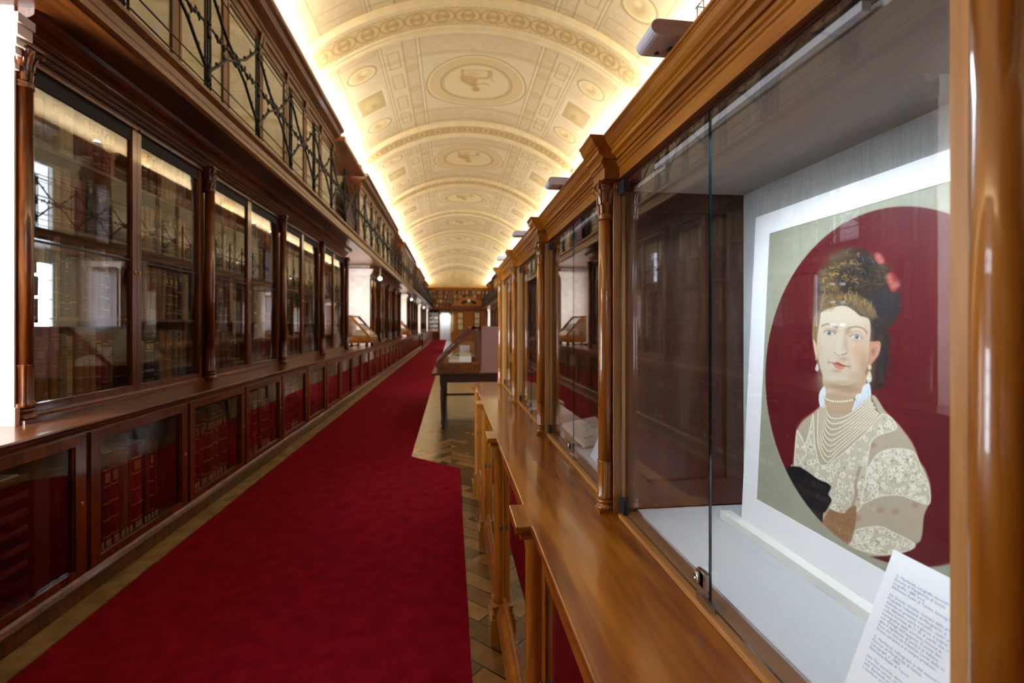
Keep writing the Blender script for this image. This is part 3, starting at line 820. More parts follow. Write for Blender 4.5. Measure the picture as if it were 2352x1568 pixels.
for k in range(0, 29):
    rnd = random.Random(500 + k)
    y = Y0 + PITCH * k
    w = '%s low left cabinet' % ordw(k + 3)
    if k == 0:
        yy = y + .115; n = 0
        for c, th, hh in (('orange', .05, .60), ('black', .07, .60), ('dark green', .03, .62), ('maroon', .075, .60), ('red', .075, .60), ('brown', .05, .60), ('tan', .035, .58), ('brown', .045, .59), ('red', .12, .60), ('black', .035, .60), ('brown', .045, .58), ('maroon', .04, .59), ('dark brown', .05, .58)):
            n += 1; allb.append((yy, XL - .07, yy, .174, .36, th - .002, hh, c, 0 if c in ('maroon', 'red') else 3, n, w, 'folios in the low left cabinets')); yy += th
    else:
        row(y + .11, y + PITCH - .11, XL - .07, .174, .74, .055 if k < 8 else .10, rnd, LPAL, w, 'folios in the low left cabinets', .95, .38, .12)
allb.sort(key=lambda b: b[0] + (0 if b[3] > 1 else -.3))
GROUPN = 296
LABELM = plain('paper label', (.55, .50, .42), .9)
lb = MB().box(0, .003, .2, .8, .02, .09); lo = lb.build('spine_label', LABELM); label_me = lo.data; bpy.data.objects.remove(lo)
names = {}
for b in allb[:GROUPN]:
    d, x, y, z, dep, th, hh, c, s, n, where, group = b
    o = bpy.data.objects.new('book', bmesh_for(c, s)); COL.objects.link(o)
    o.location = (x, y, z); o.scale = (dep, th, hh)
    if z > 1 and RND.random() < .18: o.rotation_euler = (RND.uniform(-.03, .03), 0, 0)
    tag(o, '%s book, %s from the left, %s' % (c, ordw(n), where), 'book', group)
    if z < 1 and RND.random() < .8:
        l = bpy.data.objects.new('spine_label', label_me); COL.objects.link(l); l.parent = o
        l.scale = (1 / dep, 1, 1)
# the far books: one mass
def mass(lst, name, label, group, tx=lambda x, y: (x, y)):
    mats = list(BM.values()) + [GILT]; keys = list(BM); m = MB()
    for b in lst:
        d, x, y, z, dep, th, hh, c = b[:8]
        m.m = keys.index(c)
        xa, ya = tx(x - dep, y); xb_, yb_ = tx(x, y + th)
        m.box(xa, xb_, ya, yb_, z, z + hh)
        m.m = len(keys)
        sg = 1 if xb_ > xa else -1
        for q in (.2, .75): m.box(xb_, xb_ + sg * .002, min(ya, yb_) + th * .1, max(ya, yb_) - th * .1, z + hh * q, z + hh * q + .012)
    return tag(m.build(name, mats), label, 'books', group, 'stuff')
mass(allb[GROUPN:], 'book_rows', 'rows of old leather books in the farther bookcases on the left', None)
mass([b for b in allb if b[3] > 1 and b[2] > 6 and b[2] < 38][::1], 'book_rows', 'rows of old leather books in the bookcases on the right-hand wall', None, lambda x, y: (mirx(x), y))

# trays in the nearest low cabinet
TR = noisy('brown board', L3(70, 34, 18), L3(96, 50, 28), 20, rough=.6)
for i in range(8):
    z = .19 + .088 * i
    top = i == 7
    m = MB(); yb = Y0 - PITCH
    m.box(-.42, -.045, .09, .76, z, z + .006); m.box(-.055, -.045, .09, .76, z, z + .036)
    m.box(-.42, -.055, .09, .10, z, z + .03); m.box(-.42, -.055, .75, .76, z, z + .03)
    t = tag(m.build('tray', TR, loc=(XL, yb, 0)), 'shallow brown wooden tray in nearest low left cabinet, %s from the bottom' % ordw(i + 1), 'tray', 'trays in the nearest low cabinet')
    if i == 6: MB().box(-.045, -.044, .33, .44, z + .002, z + .034).build('paper_tag', M['white'], t)
    if top:
        p = MB().box(-.40, -.06, .11, .72, z + .03, z + .042).build('paper_stack', M['paper_pale'], loc=(XL, yb, 0)); tag(p, 'flat sheaf of pale papers in the topmost brown tray', 'papers')
m = MB().box(-.42, -.05, .80, .90, .18, .92); tag(m.build('box_file', BM['dark brown'], loc=(XL, Y0 - PITCH, 0)), 'tall dark brown box file beside the trays in the nearest low cabinet', 'box file')
# ------------------------------------------------------------------ right-hand display cabinets
PB = 1.065
YK = [.355 + PB * i for i in range(-1, 5)]      # column lines
CT = 1.04
# counter top with a tongue at every column
pts = [(.95, YK[0] - .1), (.222, YK[0] - .1)]
for y in YK[1:]:
    pts += [(.222, y - .085), (.177, y - .085), (.177, y + .085), (.222, y + .085)]
pts += [(.222, 4.80), (.95, 4.80)]
m = MB().prism_z(pts, 1.016, CT)
o = m.build('worktop', M['honey_top'], bevel=.004)
tag(o, 'polished honey walnut counter with square tongues under the glazed display cases', 'worktop')
pm = MB()
pts2 = [(.90, YK[0] - .1), (.236, YK[0] - .1)]
for y in YK[1:]:
    pts2 += [(.236, y - .07), (.193, y - .07), (.193, y + .07), (.236, y + .07)]
pts2 += [(.236, 4.79), (.90, 4.79)]
pm.prism_z(pts2, .996, 1.016); pm.build('moulding', M['honey_y'], o)

CASEW = ['nearest', 'second', 'third', 'farthest']
def make_base(label):
    """one bay of the base: origin on the column line at its near end"""
    t = thing('base_cabinet', label, 'cabinet', (0, 0, 0), 0, 'low cabinets under the display cases')
    B = PB; c = MB()
    c.box(.245, .90, -.075, B - .076, 0, .12)
    c.prism_y([(.30, .12), (.226, .12), (.222, .15), (.232, .19), (.240, .205), (.262, .225), (.30, .225)], .085, B - .085)
    c.box(.275, .90, -.075, .075, .12, .995)
    c.box(.275, .90, .075, B - .075, .955, .995)
    c.build('carcass', M['honey_z'], t)
    i = MB(); i.box(.86, .88, .075, B - .075, .12, .95); i.box(.27, .86, .075, B - .075, .19, .205); i.build('lining', M['carpet_reflection'], t)  # cabinet interior coloured for the carpet reflected in its glass
    p = MB()
    for a, b in ((-.075, .075),):
        p.box(.196, .33, a, b, 0, .125); p.box(.203, .33, a + .008, b - .008, .125, .15); p.box(.210, .33, a + .016, b - .016, .15, .175); p.box(.206, .33, a + .012, b - .012, .175, .186)
    p.build('plinth_block', M['honey_z'], t)
    q = MB(); q.lathe(.248, 0, [(.036, .186), (.036, .20), (.031, .215), (.031, .94), (.034, .955), (.034, .97), (.031, .985), (.040, .996)], 22)
    q.box(.262, .30, -.075, .075, .186, .996); q.build('half_column', M['honey_z'], t)
    d = MB()
    for a, b in ((.078, .125), (B - .125, B - .078)): d.box(.252, .270, a, b, .228, .950)
    for a, b in ((.228, .268), (.915, .950)): d.box(.252, .270, .125, B - .125, a, b)
    dd = d.build('door', M['honey_z'], t, bevel=.002)
    MB().box(.258, .262, .115, B - .115, .255, .925).build('glass_pane', M['glass'], dd)
    k = MB(); k.ball((.246, B - .10, .60), .008, .008, .016, 8, 6)
    for z in (.33, .84): k.box(.249, .254, .080, .090, z - .025, z + .025)
    k.build('hinge', M['hinge'], dd)
    return t
b0 = None
for i in range(5):
    lab = ('low glazed honey walnut cabinet under the %s display case' % CASEW[i - 1]) if i else 'low glazed honey walnut cabinet beside the camera, below the counter'
    if b0 is None: b0 = make_base(lab); b0.location = (0, YK[i], 0)
    else: dup(b0, (0, YK[i], 0), 0, lab)
m = MB(); m.box(.245, .90, YK[5] - .075, 4.78, 0, .12); m.box(.262, .90, YK[5] - .075, 4.78, .12, .996)
for a in (.203, ): m.box(.196, .33, YK[5] - .075, YK[5] + .075, 0, .125); m.box(.206, .33, YK[5] - .063, YK[5] + .063, .125, .186)
m.lathe(.248, YK[5], [(.036, .186), (.036, .20), (.031, .215), (.031, .94), (.034, .97), (.040, .996)], 22)
tag(m.build('cabinet_end', M['honey_z']), 'solid honey walnut end panel closing the far end of the low cabinets', 'panel')

# glazed cases on the counter: architrave and cornice outlines (x towards the aisle is smaller)
ARCH = [(.56, 2.030), (.487, 2.030), (.487, 2.062), (.483, 2.064), (.483, 2.070), (.478, 2.074), (.478, 2.082), (.485, 2.086), (.56, 2.086)]
CORN = [(.56, 2.086), (.476, 2.086), (.472, 2.094), (.462, 2.098), (.462, 2.110), (.458, 2.113), (.458, 2.117), (.452, 2.122), (.447, 2.130), (.443, 2.140), (.441, 2.142), (.441, 2.145), (.437, 2.147), (.437, 2.154), (.56, 2.154)]
def shift(pr, dx): return [(x - dx if x < .55 else x, z) for x, z in pr]
def make_case(label, kind, last=False):
    """one showcase bay, origin on the column line at its near end"""
    t = thing('display_case', label, 'display case', (0, 0, 0), 0, 'glazed display cases on the counter')
    B = PB
    f = MB()
    f.box(.484, .505, .055, B - .055, CT, CT + .012)                       # sill
    f.build('sill', M['edge'], t, bevel=.0015)
    for a in ([0, B] if last else [0]):
        s = MB(); s.box(.480, .515, a - .028, a + .058, CT, 2.03); s.box(.515, .90, a - .012, a + .012, CT, 2.03); s.box(.474, .480, a + .036, a + .052, CT, 2.03)
        s.build('stile', M['edge_z'], t)
    MB().box(.505, .93, .028, B - .028, CT + .0005, CT + .006).build('floor_board', M['case_floor'], t)
    bk = MB(); bk.box(.90, .93, -.03, B - .03, CT, 2.15)
    side = (B - .030, B - .013)
    bk.box(.52, .90, *side, CT + .006, 2.03)
    for x0, x1, z0, z1 in ((.52, .575, CT + .02, 2.02), (.83, .90, CT + .02, 2.02), (.575, .83, CT + .02, 1.135), (.575, .83, 1.94, 2.02)): bk.box(x0, x1, side[0] - .012, side[0], z0, z1)
    bk.box(.52, .90, .013, .030, CT + .006, 2.03)
    bk.build('back_panel', M['case_in'], t)
    MB().box(.505, .93, .012, B - .012, 2.012, 2.030).build('top_board', M['case_in'], t)
    e = MB(); e.prism_y(ARCH, .055, B - .055); e.prism_y(CORN, .062, B - .062); e.prism_y(shift(ARCH, .045), -.055, .055); e.prism_y(shift(CORN, .040), -.062, .062)
    if last: e.prism_y(shift(ARCH, .045), B - .055, B + .055); e.prism_y(shift(CORN, .040), B - .062, B + .062)
    e.box(.55, .94, -.06, B + (.06 if last else -.064), 2.03, 2.150)
    e.build('cornice', M['honey_y'], t, bevel=.001)
    for a in ([0, B] if last else [0]): column_mb(.462, a, CT, 2.032, .0222, 28).build('column', M['honey_z'], t)
    c = B / 2
    for i, (a, b) in enumerate(((.060, c - .002), (c + .002, B - .034))):
        g = MB(); g.m = 1; g.box(.4985, .5025, a, b, CT + .016, 2.022)
        # large faces are clear, thin edges show the green body of the glass
        g.mi = [1, 1, 1, 0, 1, 0]
        p = g.build('glass_door', [M['glass'], M['glass_edge']], t)
        h = MB(); ya, yb = (a, a + .045) if i == 0 else (b - .045, b)
        for z0, z1 in ((CT + .014, CT + .052), (1.985, 2.024)): h.box(.492, .509, ya, yb, z0, z1)
        h.build('hinge', M['hinge'], p)
        if i == 1:
            k = MB(); k.prism_x([(a - .004, 1.083), (a + .028, 1.083), (a + .036, 1.090), (a + .036, 1.108), (a + .028, 1.116), (a - .004, 1.116)], .490, .497)
            k.box(.490, .5035, a + .006, a + .026, 1.085, 1.112)
            L = MB(); L.lathe(0, 0, [(.011, 0), (.011, .007), (.0095, .009), (.003, .009), (.002, .007)], 20)
            vs = [(.490 - z, a + .021 + x, 1.100 + y) for x, y, z in L.v]; k.idx(vs, L.f, True)
            k.box(.490, .4975, a - .024, a + .034, CT + .008, CT + .026); k.box(.5035, .520, a - .020, a + .030, CT + .006, CT + .016)
            k.build('lock', M['steel'], p)
    # light bar behind the architrave
    MB().box(.508, .521, .19, .81, 1.994, 2.006).build('light_bar', M['dif'], t)
    if kind == 0:
        MB().box(.885, .898, .034, B - .034, CT + .006, 2.008).build('lining', M['linen'], t)
        MB().box(.535, .885, .034, B - .034, 1.998, 2.010).build('top_lining', M['grey_panel'], t)
    MB().box(.548, .884, .034, B - .034, CT + .006, CT + .014).build('base_board', M['linen_flat'], t)
    if kind == 2:
        g = MB(); g.box(.53, .88, .04, B - .04, 1.508, 1.515); g.build('glass_shelf', M['glass'], t)
    return t
cases = []
for i in range(4):
    lab = 'glazed display case with slim columns on the counter, %s' % ('nearest, holding the portrait' if i == 0 else CASEW[i] + ' from the camera')
    o = make_case(lab, 0 if i == 0 else (2 if i >= 2 else 1), i == 3)
    o.location = (0, YK[i + 1], 0); cases.append(o)
for i in range(4):
    o = area('case_light', (.521, YK[i + 1] + .50, 1.989), (1, 0, -1), .016, .62, CASE_W * (1 if i == 0 else .35), (.74, .88, 1.0), 2.3)
    o.rotation_euler = (0, -.28, 0)

# emergency lamps standing on the cornice
def make_elamp(label):
    t = thing('emergency_lamp', label, 'lamp', (0, 0, 0), 0, 'emergency lamps on top of the display cases')
    m = MB()
    pr = []
    for a in np.linspace(PI / 2, 3 * PI / 2, 9): pr.append((-.0 + .016 * math.cos(a), .018 + .018 * math.sin(a)))
    m.prism_y([(.10, .030)] + [(x, z * .84) for x, z in pr] + [(.10, 0)], 0, .078)
    m.build('body', M['lamp_body'], t)
    s = MB()
    for x, y, r in ((.045, .045, .009), (.058, .060, .006), (.070, .045, .008), (.058, .030, .006), (.022, .062, .005)): s.lathe(x, y, [(r, -.0025), (r, .001)], 14)
    s.build('sensor', M['hinge'], t)
    g = MB()
    for y in (-.006, -.03): g.tube([(.075, y, .02), (.075, y, .055), (.11, y, .055), (.11, y, .0)], .0016, 5)
    for x, z in ((.075, .055), (.11, .055), (.075, .02)): g.tube([(x, -.03, z), (x, .0, z)], .0016, 5)
    g.tube([(.075, -.03, .02), (.11, -.006, .055)], .0016, 5)
    g.tube([(.10, .02, .0), (.10, .02, -.018), (.10, .06, -.018)], .0016, 5)
    g.build('wire_bracket', M['steel'], t)
    return t
e0 = None
for i, y in enumerate((.896, 1.90, 3.0, 4.1)):
    lab = 'pale grey emergency lamp jutting over the cornice of the %s display case' % CASEW[i]
    if e0 is None: e0 = make_elamp(lab); e0.location = (.400, y, 2.166)
    else: dup(e0, (.400, y, 2.166), 0, lab)
# ------------------------------------------------------------------ the portrait in the nearest case
# the mount leans against the lining: plane x = .79 + .0516 (z - 1.07)
LEAN = .0516
BZ = CT + .014
def on_plane(y, z, off=0): return (.79 + LEAN * (z - 1.07) - off, y, z)
pic = thing('portrait', 'framed oval portrait of a woman in pearls on crimson ground, white mount', 'picture', on_plane(.855, BZ))
bx_, by_, bz_ = on_plane(.855, BZ)
def slab(m, y0, y1, z0, z1, o0, o1):
    vs = []
    for o in (o0, o1):
        for y, z in ((y0, z0), (y1, z0), (y1, z1), (y0, z1)):
            x, yy, zz = on_plane(y, z, o); vs.append((x - bx_, yy - by_, zz - bz_))
    m.idx(vs, [(0, 1, 2, 3), (7, 6, 5, 4), (0, 4, 5, 1), (1, 5, 6, 2), (2, 6, 7, 3), (3, 7, 4, 0)])
PY0, PY1, PZ0, PZ1 = .540, 1.170, 1.149, 1.841
mm = MB()
slab(mm, PY1, 1.231, BZ, 1.896, 0, .006); slab(mm, .478, PY0, BZ, 1.896, 0, .006)
slab(mm, PY0, PY1, BZ, PZ0, 0, .006); slab(mm, PY0, PY1, PZ1, 1.896, 0, .006); slab(mm, .478, 1.231, BZ, 1.896, -.003, 0)
mm.build('mount', M['white'], pic)

# the print itself: pigment laid into a fine flat grid. The layout below was sketched on a
# 500-unit sheet, u across from the left, v down from the top, foreshortened as drafted.
nu, nv = 470, 500
ys = np.linspace(PY1, PY0, nu); zs = np.linspace(PZ1, PZ0, nv)
YY, ZZ = np.meshgrid(ys, zs, indexing='ij'); XX = .79 + LEAN * (ZZ - 1.07)
S_, C_ = math.sin(PSI), math.cos(PSI)
dd_ = XX * S_ + YY * C_
U = 1176 + 1111 * (XX * C_ - YY * S_) / dd_; V = 748 - 1111 * (ZZ - 1.6) / dd_
p = Paint(U, V, (160, 160, 140))
fine = smooth_noise(YY * 1000, ZZ * 1000, 2.2, 11); big = smooth_noise(YY * 1000, ZZ * 1000, 60, 12)
p.put(.35 * fine, (138, 140, 124)); p.put(.3 * big, (176, 172, 150))
ov = np.sqrt(((YY - .855) / .307) ** 2 + ((ZZ - 1.4935) / .334) ** 2)
OV = np.clip((1.0 - ov) / .012 + .5, 0, 1); INS = ov < 1.02
p.put(OV, (90, 15, 25)); p.put(OV * .4 * fine, (70, 11, 19)); p.put(OV * .25 * big, (106, 22, 33))
def A(*l): return [(1820 + x / 7.127, 540 + y / 7.127) for x, y in l]
def B_(*l): return [(1840 + x / 7.129, 700 + y / 7.129) for x, y in l]
def C(*l): return [(1700 + x / 3.484, 850 + y / 3.484) for x, y in l]
SKIN, SKD, SKS = (198, 181, 158), (176, 138, 108), (150, 122, 98)
HAIR = (50, 40, 34)
# hair mass
hair = A((460, 1090), (440, 900), (470, 640), (560, 520), (640, 430), (700, 330), (860, 220), (960, 212), (1060, 215), (1180, 232), (1330, 310), (1400, 400), (1560, 480), (1610, 560), (1600, 660), (1580, 760), (1640, 900), (1780, 940), (1800, 1040), (1790, 1250), (1720, 1400), (1640, 1480)) + \
    B_((1560, 330), (1490, 350), (1440, 450), (1500, 490), (1500, 600), (1460, 760), (1440, 1000), (1410, 1200), (1350, 1350), (1260, 1412), (1180, 1370), (1060, 1200), (900, 700), (600, 300), (230, 560), (215, 400), (240, 220))
p.poly(hair, HAIR, 1, 2.5)
p.glow(*B_((1350, 900))[0], 22, 45, (40, 36, 42), .7); p.glow(*A((1500, 1150))[0], 40, 30, (46, 46, 56), .7)
# curls: many small arcs, golden on the left, dark on the right, and blue-black glints
rs = np.random.RandomState(4)
for cx, cy, rx, ry, c in ((860, 290, 150, 80, (96, 74, 48)), (700, 420, 150, 110, (100, 78, 50)), (600, 660, 130, 120, (106, 84, 52)), (960, 480, 170, 80, (92, 72, 48)), (560, 800, 90, 90, (104, 78, 48)), (1500, 540, 120, 60, (84, 74, 50)), (720, 860, 80, 90, (120, 94, 60))):
    x, y = A((cx, cy))[0]; p.glow(x, y, rx / 7.1, ry / 7.1, c, .55)
LIGHT = [(132, 102, 62), (150, 120, 76), (112, 88, 56), (170, 136, 86)]; DARKS = [(78, 64, 46), (34, 28, 26), (64, 54, 44), (92, 78, 54), (28, 26, 30)]
for i in range(210):
    t = rs.rand(); X_, Y_ = rs.uniform(470, 1560), rs.uniform(240, 900)
    if ((X_ - 1010) / 590) ** 2 + ((Y_ - 640) / 430) ** 2 > .92 or (Y_ < 520 and X_ < 980 - (Y_ - 220) * 1.2): continue
    x, y = A((X_, Y_))[0]; r = rs.uniform(3.5, 9); a0 = rs.uniform(0, 6.28); sp = rs.uniform(1.6, 3.2)
    gold = rs.rand() < np.clip(1.15 - (X_ - 450) / 800, .08, .8)
    c = (LIGHT if gold else DARKS)[rs.randint(4)]
    for q in range(2): p.line([(x + (r - q * 1.8) * math.cos(a0 + sp * k / 5), y + .75 * (r - q * 1.8) * math.sin(a0 + sp * k / 5)) for k in range(6)], rs.uniform(.9, 1.9), c, rs.uniform(.35, .65), 1.6)
for cx, cy in ((1020, 560), (1240, 620), (830, 760), (1200, 400), (1380, 460)):
    x, y = A((cx, cy))[0]; p.glow(x, y, 9, 7, (30, 31, 42), .85); p.line([(x - 3, y - 5), (x - 1, y + 3)], 1.3, (104, 116, 140), .6, 1.6)
for i in range(40):
    x, y = A((rs.uniform(880, 1620), rs.uniform(760, 1250)))[0]
    p.line([(x - 12, y + 2), (x, y - 2), (x + 13, y + rs.uniform(0, 9))], .8, (78, 68, 54) if i % 2 else (34, 30, 32), .45, 1.2)
for i in range(16):
    x, y = B_((rs.uniform(1180, 1450), rs.uniform(100, 1200)))[0]
    p.line([(x, y - 14), (x + 3, y), (x + 1, y + 14)], .8, (70, 66, 62), .5, 1)
# flowers
for pts, c in ((A((1380, 300), (1470, 300), (1540, 420), (1500, 470), (1400, 430)), (140, 52, 50)), (A((1580, 680), (1660, 600), (1740, 680), (1780, 820), (1720, 920), (1640, 900)), (132, 34, 38))):
    p.poly(pts, c, .95, 4)
for cx, cy in ((1640, 760), (1690, 840), (1740, 800), (1440, 350), (1480, 420), (1620, 680)):
    x, y = A((cx, cy))[0]; p.glow(x, y, 7, 6, (178, 120, 104), .6)
# neck, ear, face
p.poly(B_((390, 1150), (400, 1350), (425, 1480), (470, 1600), (620, 1700), (900, 1690), (1000, 1560), (1070, 1380), (1090, 1150), (900, 1000), (500, 1000)), (190, 160, 128), 1, 3)
p.glow(*B_((820, 1420))[0], 32, 18, (158, 128, 100), .8); p.glow(*B_((480, 1420))[0], 14, 34, (206, 182, 152), .6); p.glow(*B_((640, 1330))[0], 42, 8, (142, 112, 86), .75)
p.poly(B_((1130, 640), (1230, 600), (1320, 598), (1338, 680), (1305, 810), (1240, 900), (1175, 975), (1110, 960)), (176, 118, 96), 1, 2.5)
p.line(B_((1180, 700), (1260, 650), (1310, 690), (1280, 800), (1220, 870)), 3, (196, 148, 124), .8, 3); p.glow(*B_((1210, 760))[0], 5, 9, (122, 70, 60), .7)
p.poly(B_((222, 560), (255, 580), (290, 700), (300, 860), (280, 880), (245, 740)), (212, 172, 142), 1, 2)
p.poly(B_((350, 140), (328, 300), (300, 480), (288, 650), (308, 850), (340, 1010), (390, 1160), (480, 1240), (600, 1290), (740, 1312), (880, 1285), (1000, 1195), (1090, 1050), (1130, 900), (1152, 600), (1168, 400), (1140, 230), (1000, 180), (900, 100), (760, 20), (600, 30), (450, 70)), SKIN, 1, 2.5)
face = INS & (U < 2010)
p.glow(*B_((1000, 800))[0], 20, 34, (188, 142, 112), .75); p.glow(*B_((1070, 1000))[0], 13, 32, (166, 126, 98), .8); p.glow(*B_((940, 1180))[0], 26, 14, (172, 138, 110), .7)
p.glow(*B_((900, 740))[0], 13, 13, (206, 156, 126), .5); p.glow(*B_((1110, 480))[0], 8, 34, (184, 150, 122), .7); p.glow(*B_((560, 1200))[0], 26, 9, (206, 190, 168), .6)
p.glow(*B_((330, 800))[0], 5, 40, (190, 164, 138), .6); p.glow(*B_((680, 1275))[0], 34, 5, (176, 144, 114), .7); p.glow(*B_((640, 200))[0], 34, 24, (206, 190, 168), .7)
# brows, sockets, eyes
for pts, w_ in ((B_((372, 345), (450, 315), (540, 335), (632, 372)), 3.0), (B_((800, 385), (880, 362), (980, 362), (1060, 395), (1115, 460)), 3.0)): p.line(pts, w_, (96, 78, 54), .85, 2.4)
p.glow(*B_((600, 420))[0], 8, 8, (150, 112, 86), .8); p.glow(*B_((800, 430))[0], 8, 9, (142, 108, 84), .85); p.glow(*B_((960, 430))[0], 20, 6, (190, 150, 124), .6); p.glow(*B_((470, 400))[0], 14, 5, (196, 164, 138), .6)
p.glow(*B_((960, 590))[0], 18, 6, (176, 150, 128), .6); p.glow(*B_((490, 520))[0], 16, 5, (196, 174, 150), .6)
for e, iris in ((B_((402, 458), (440, 425), (500, 418), (550, 440), (585, 475), (540, 488), (480, 494), (430, 484)), (490, 458)), (B_((830, 516), (880, 490), (950, 484), (1000, 504), (1035, 560), (980, 572), (920, 566), (870, 545)), (945, 525))):
    p.poly(e, (192, 187, 178), 1, 1.2); x, y = B_(iris)[0]
    p.ell(x, y, 5.0, 5.4, (104, 120, 122), 1, .2); p.ell(x, y, 2.3, 2.5, (26, 28, 32), 1, .3); p.ell(x - 1.4, y - 1.6, 1.0, 1.0, (235, 238, 240), .9, .4)
    k = len(e); p.line(e[:5], 1.6, (74, 44, 36), .9, 1.2); p.line(e[4:] + e[:1], .8, (160, 118, 100), .7, 1)
p.line(B_((400, 430), (450, 392), (510, 388), (570, 420), (600, 450)), 1.1, (128, 80, 64), .7, 1.2); p.line(B_((850, 470), (910, 440), (980, 444), (1040, 500), (1055, 545)), 1.2, (128, 80, 64), .7, 1.2)
# nose
p.line(B_((640, 400), (650, 560), (630, 700), (600, 780)), 5, (206, 190, 168), .5, 6); p.line(B_((770, 420), (745, 560), (725, 680), (700, 760)), 5, (170, 142, 114), .5, 7)
p.glow(*B_((770, 640))[0], 5, 16, (168, 134, 106), .6); p.glow(*B_((655, 745))[0], 9, 9, (206, 190, 168), .6)
p.line(B_((575, 775), (620, 822), (660, 832)), 1.6, (132, 74, 60), .8, 1.4); p.line(B_((690, 818), (740, 808), (775, 790)), 2.2, (116, 52, 46), .85, 1.6); p.line(B_((770, 720), (800, 770), (770, 805)), 1.6, (150, 110, 88), .7, 2)
p.glow(*B_((730, 890))[0], 12, 6, (156, 128, 100), .7)
# mouth
p.poly(B_((500, 935), (580, 945), (610, 930), (660, 945), (720, 975), (820, 1008), (740, 1012), (660, 992), (580, 965)), (164, 62, 52), .95, 1.6)
p.poly(B_((545, 962), (620, 985), (730, 1010), (720, 1046), (660, 1056), (600, 1032), (565, 995)), (206, 102, 82), .95, 2)
p.line(B_((480, 935), (560, 955), (660, 992), (820, 1010)), 1.2, (104, 40, 36), .8, 1.2); p.glow(*B_((620, 1082))[0], 12, 4, (160, 130, 104), .8); p.glow(*B_((830, 1010))[0], 4, 6, (150, 110, 86), .6); p.glow(*B_((480, 935))[0], 3, 4, (150, 116, 92), .6)
# fringe
def wisps(x0, y0, x1, y1, n, dx, dy, cols, seed):
    r = np.random.RandomState(seed)
    for i in range(n):
        t = i / (n - 1); bx, by = x0 + (x1 - x0) * t + r.uniform(-26, 26), y0 + (y1 - y0) * t + r.uniform(-55, 45)
        k = r.uniform(.45, 1.15); sw = r.uniform(-34, 34) + dx
        p.line(A((bx, by), (bx + sw * .1, by + dy * k * .4), (bx + sw * .5, by + dy * k * .8), (bx + sw * 1.1 + r.uniform(-8, 8), by + dy * k)), r.uniform(.8, 1.9), cols[r.randint(len(cols))], r.uniform(.45, .75), 2.0)
G_ = [(140, 112, 74), (108, 84, 54), (162, 136, 96), (86, 66, 44), (124, 98, 64)]
p.poly(A((490, 980), (700, 960), (900, 1000), (1100, 980), (1330, 1150), (1400, 1300), (1340, 1370), (1180, 1260), (1050, 1130), (900, 1060), (760, 1080), (700, 1180), (520, 1240), (470, 1150)), (112, 88, 58), .75, 10)
wisps(520, 960, 1340, 1100, 90, -30, 90, G_, 1); wisps(480, 1090, 740, 1080, 60, -20, 120, G_, 2); wisps(1060, 1120, 1380, 1230, 70, 30, 130, [(126, 104, 72), (92, 74, 50), (148, 124, 88), (72, 58, 42)], 3); wisps(760, 960, 1080, 970, 40, 20, 110, G_, 4); wisps(560, 900, 800, 900, 30, -60, -70, G_, 5)
p.poly(B_((222, 560), (214, 420), (240, 200), (330, 100), (352, 130), (330, 300), (300, 470), (280, 580)), (138, 112, 76), .9, 3); p.line(B_((300, 140), (270, 330), (262, 560)), 2, (84, 66, 46), .7, 2)
# bust: tulle sleeves, lace, necklaces
p.poly(C((690, 190), (695, 300), (720, 350), (800, 372), (920, 362), (1020, 300), (980, 190)), (182, 152, 122), 1, 3)
body = C((610, 330), (520, 400), (475, 470), (458, 560), (440, 740), (430, 800), (600, 1200), (900, 1450), (1200, 1480), (1420, 1390), (1470, 1330), (1490, 1160), (1530, 1060), (1540, 930), (1500, 800), (1450, 720), (1400, 590), (1290, 440), (1180, 330), (1085, 200), (1000, 290), (920, 340), (800, 350), (720, 335), (690, 260))
p.poly(body, (178, 164, 140), 1, 2.5, clip=INS)
p.line(body[:6], 3, (176, 86, 66), .6, 3, clip=INS); p.line(body[12:19], 3, (168, 84, 66), .6, 3, clip=INS)
p.put(np.where(INS, .20 * big * (p.C.mean(-1) > .2), 0), (196, 178, 150))
for cx, cy in ((960, 1180), (1140, 1120), (1260, 1130), (545, 580), (1080, 600), (1420, 1080)): p.glow(*C((cx, cy))[0], 8, 6, (168, 104, 84), .6)
def lace(poly, seed, n, base=(200, 190, 166), thread=(238, 232, 212), hole=(156, 142, 118)):
    p.poly(poly, base, .92, 2, clip=INS); P_ = np.asarray(spline(poly, True)); x0, y0 = P_.min(0); x1, y1 = P_.max(0)
    msk = np.zeros(U.shape, bool); q = (U > x0) & (U < x1) & (V > y0) & (V < y1)
    if not q.any(): return
    msk[q] = p.sdist(P_, q) > 1; msk &= INS
    r = np.random.RandomState(seed)
    for i in range(n):
        x, y = r.uniform(x0, x1), r.uniform(y0, y1); s = r.uniform(3.0, 7.5); a0 = r.uniform(0, 6.28)
        t = r.rand()
        if t < .30: p.line([(x + s * k / 8 * math.cos(a0 + k * .75), y + s * k / 8 * math.sin(a0 + k * .75)) for k in range(9)], 1.7, thread, .95, 1.1, clip=msk)
        elif t < .50:
            for k in range(5): p.line([(x + s * .8 * math.cos(a0 + k * 1.256 + b) , y + s * .8 * math.sin(a0 + k * 1.256 + b)) for b in (-.35, 0, .35)], 2.4, thread, .95, 1.1, clip=msk)
        elif t < .82: p.line([(x, y), (x + s * math.cos(a0), y + s * math.sin(a0)), (x + 1.7 * s * math.cos(a0 + .7), y + 1.7 * s * math.sin(a0 + .7))], 1.3, thread, .9, 1, clip=msk)
        else: p.poly([(x + s * .45 * math.cos(b), y + s * .38 * math.sin(b)) for b in np.linspace(0, 5.2, 6)], hole, .8, 1.2, clip=msk)
    p.line(list(poly) + [poly[0]], 2.0, thread, .9, 1.4, clip=INS)
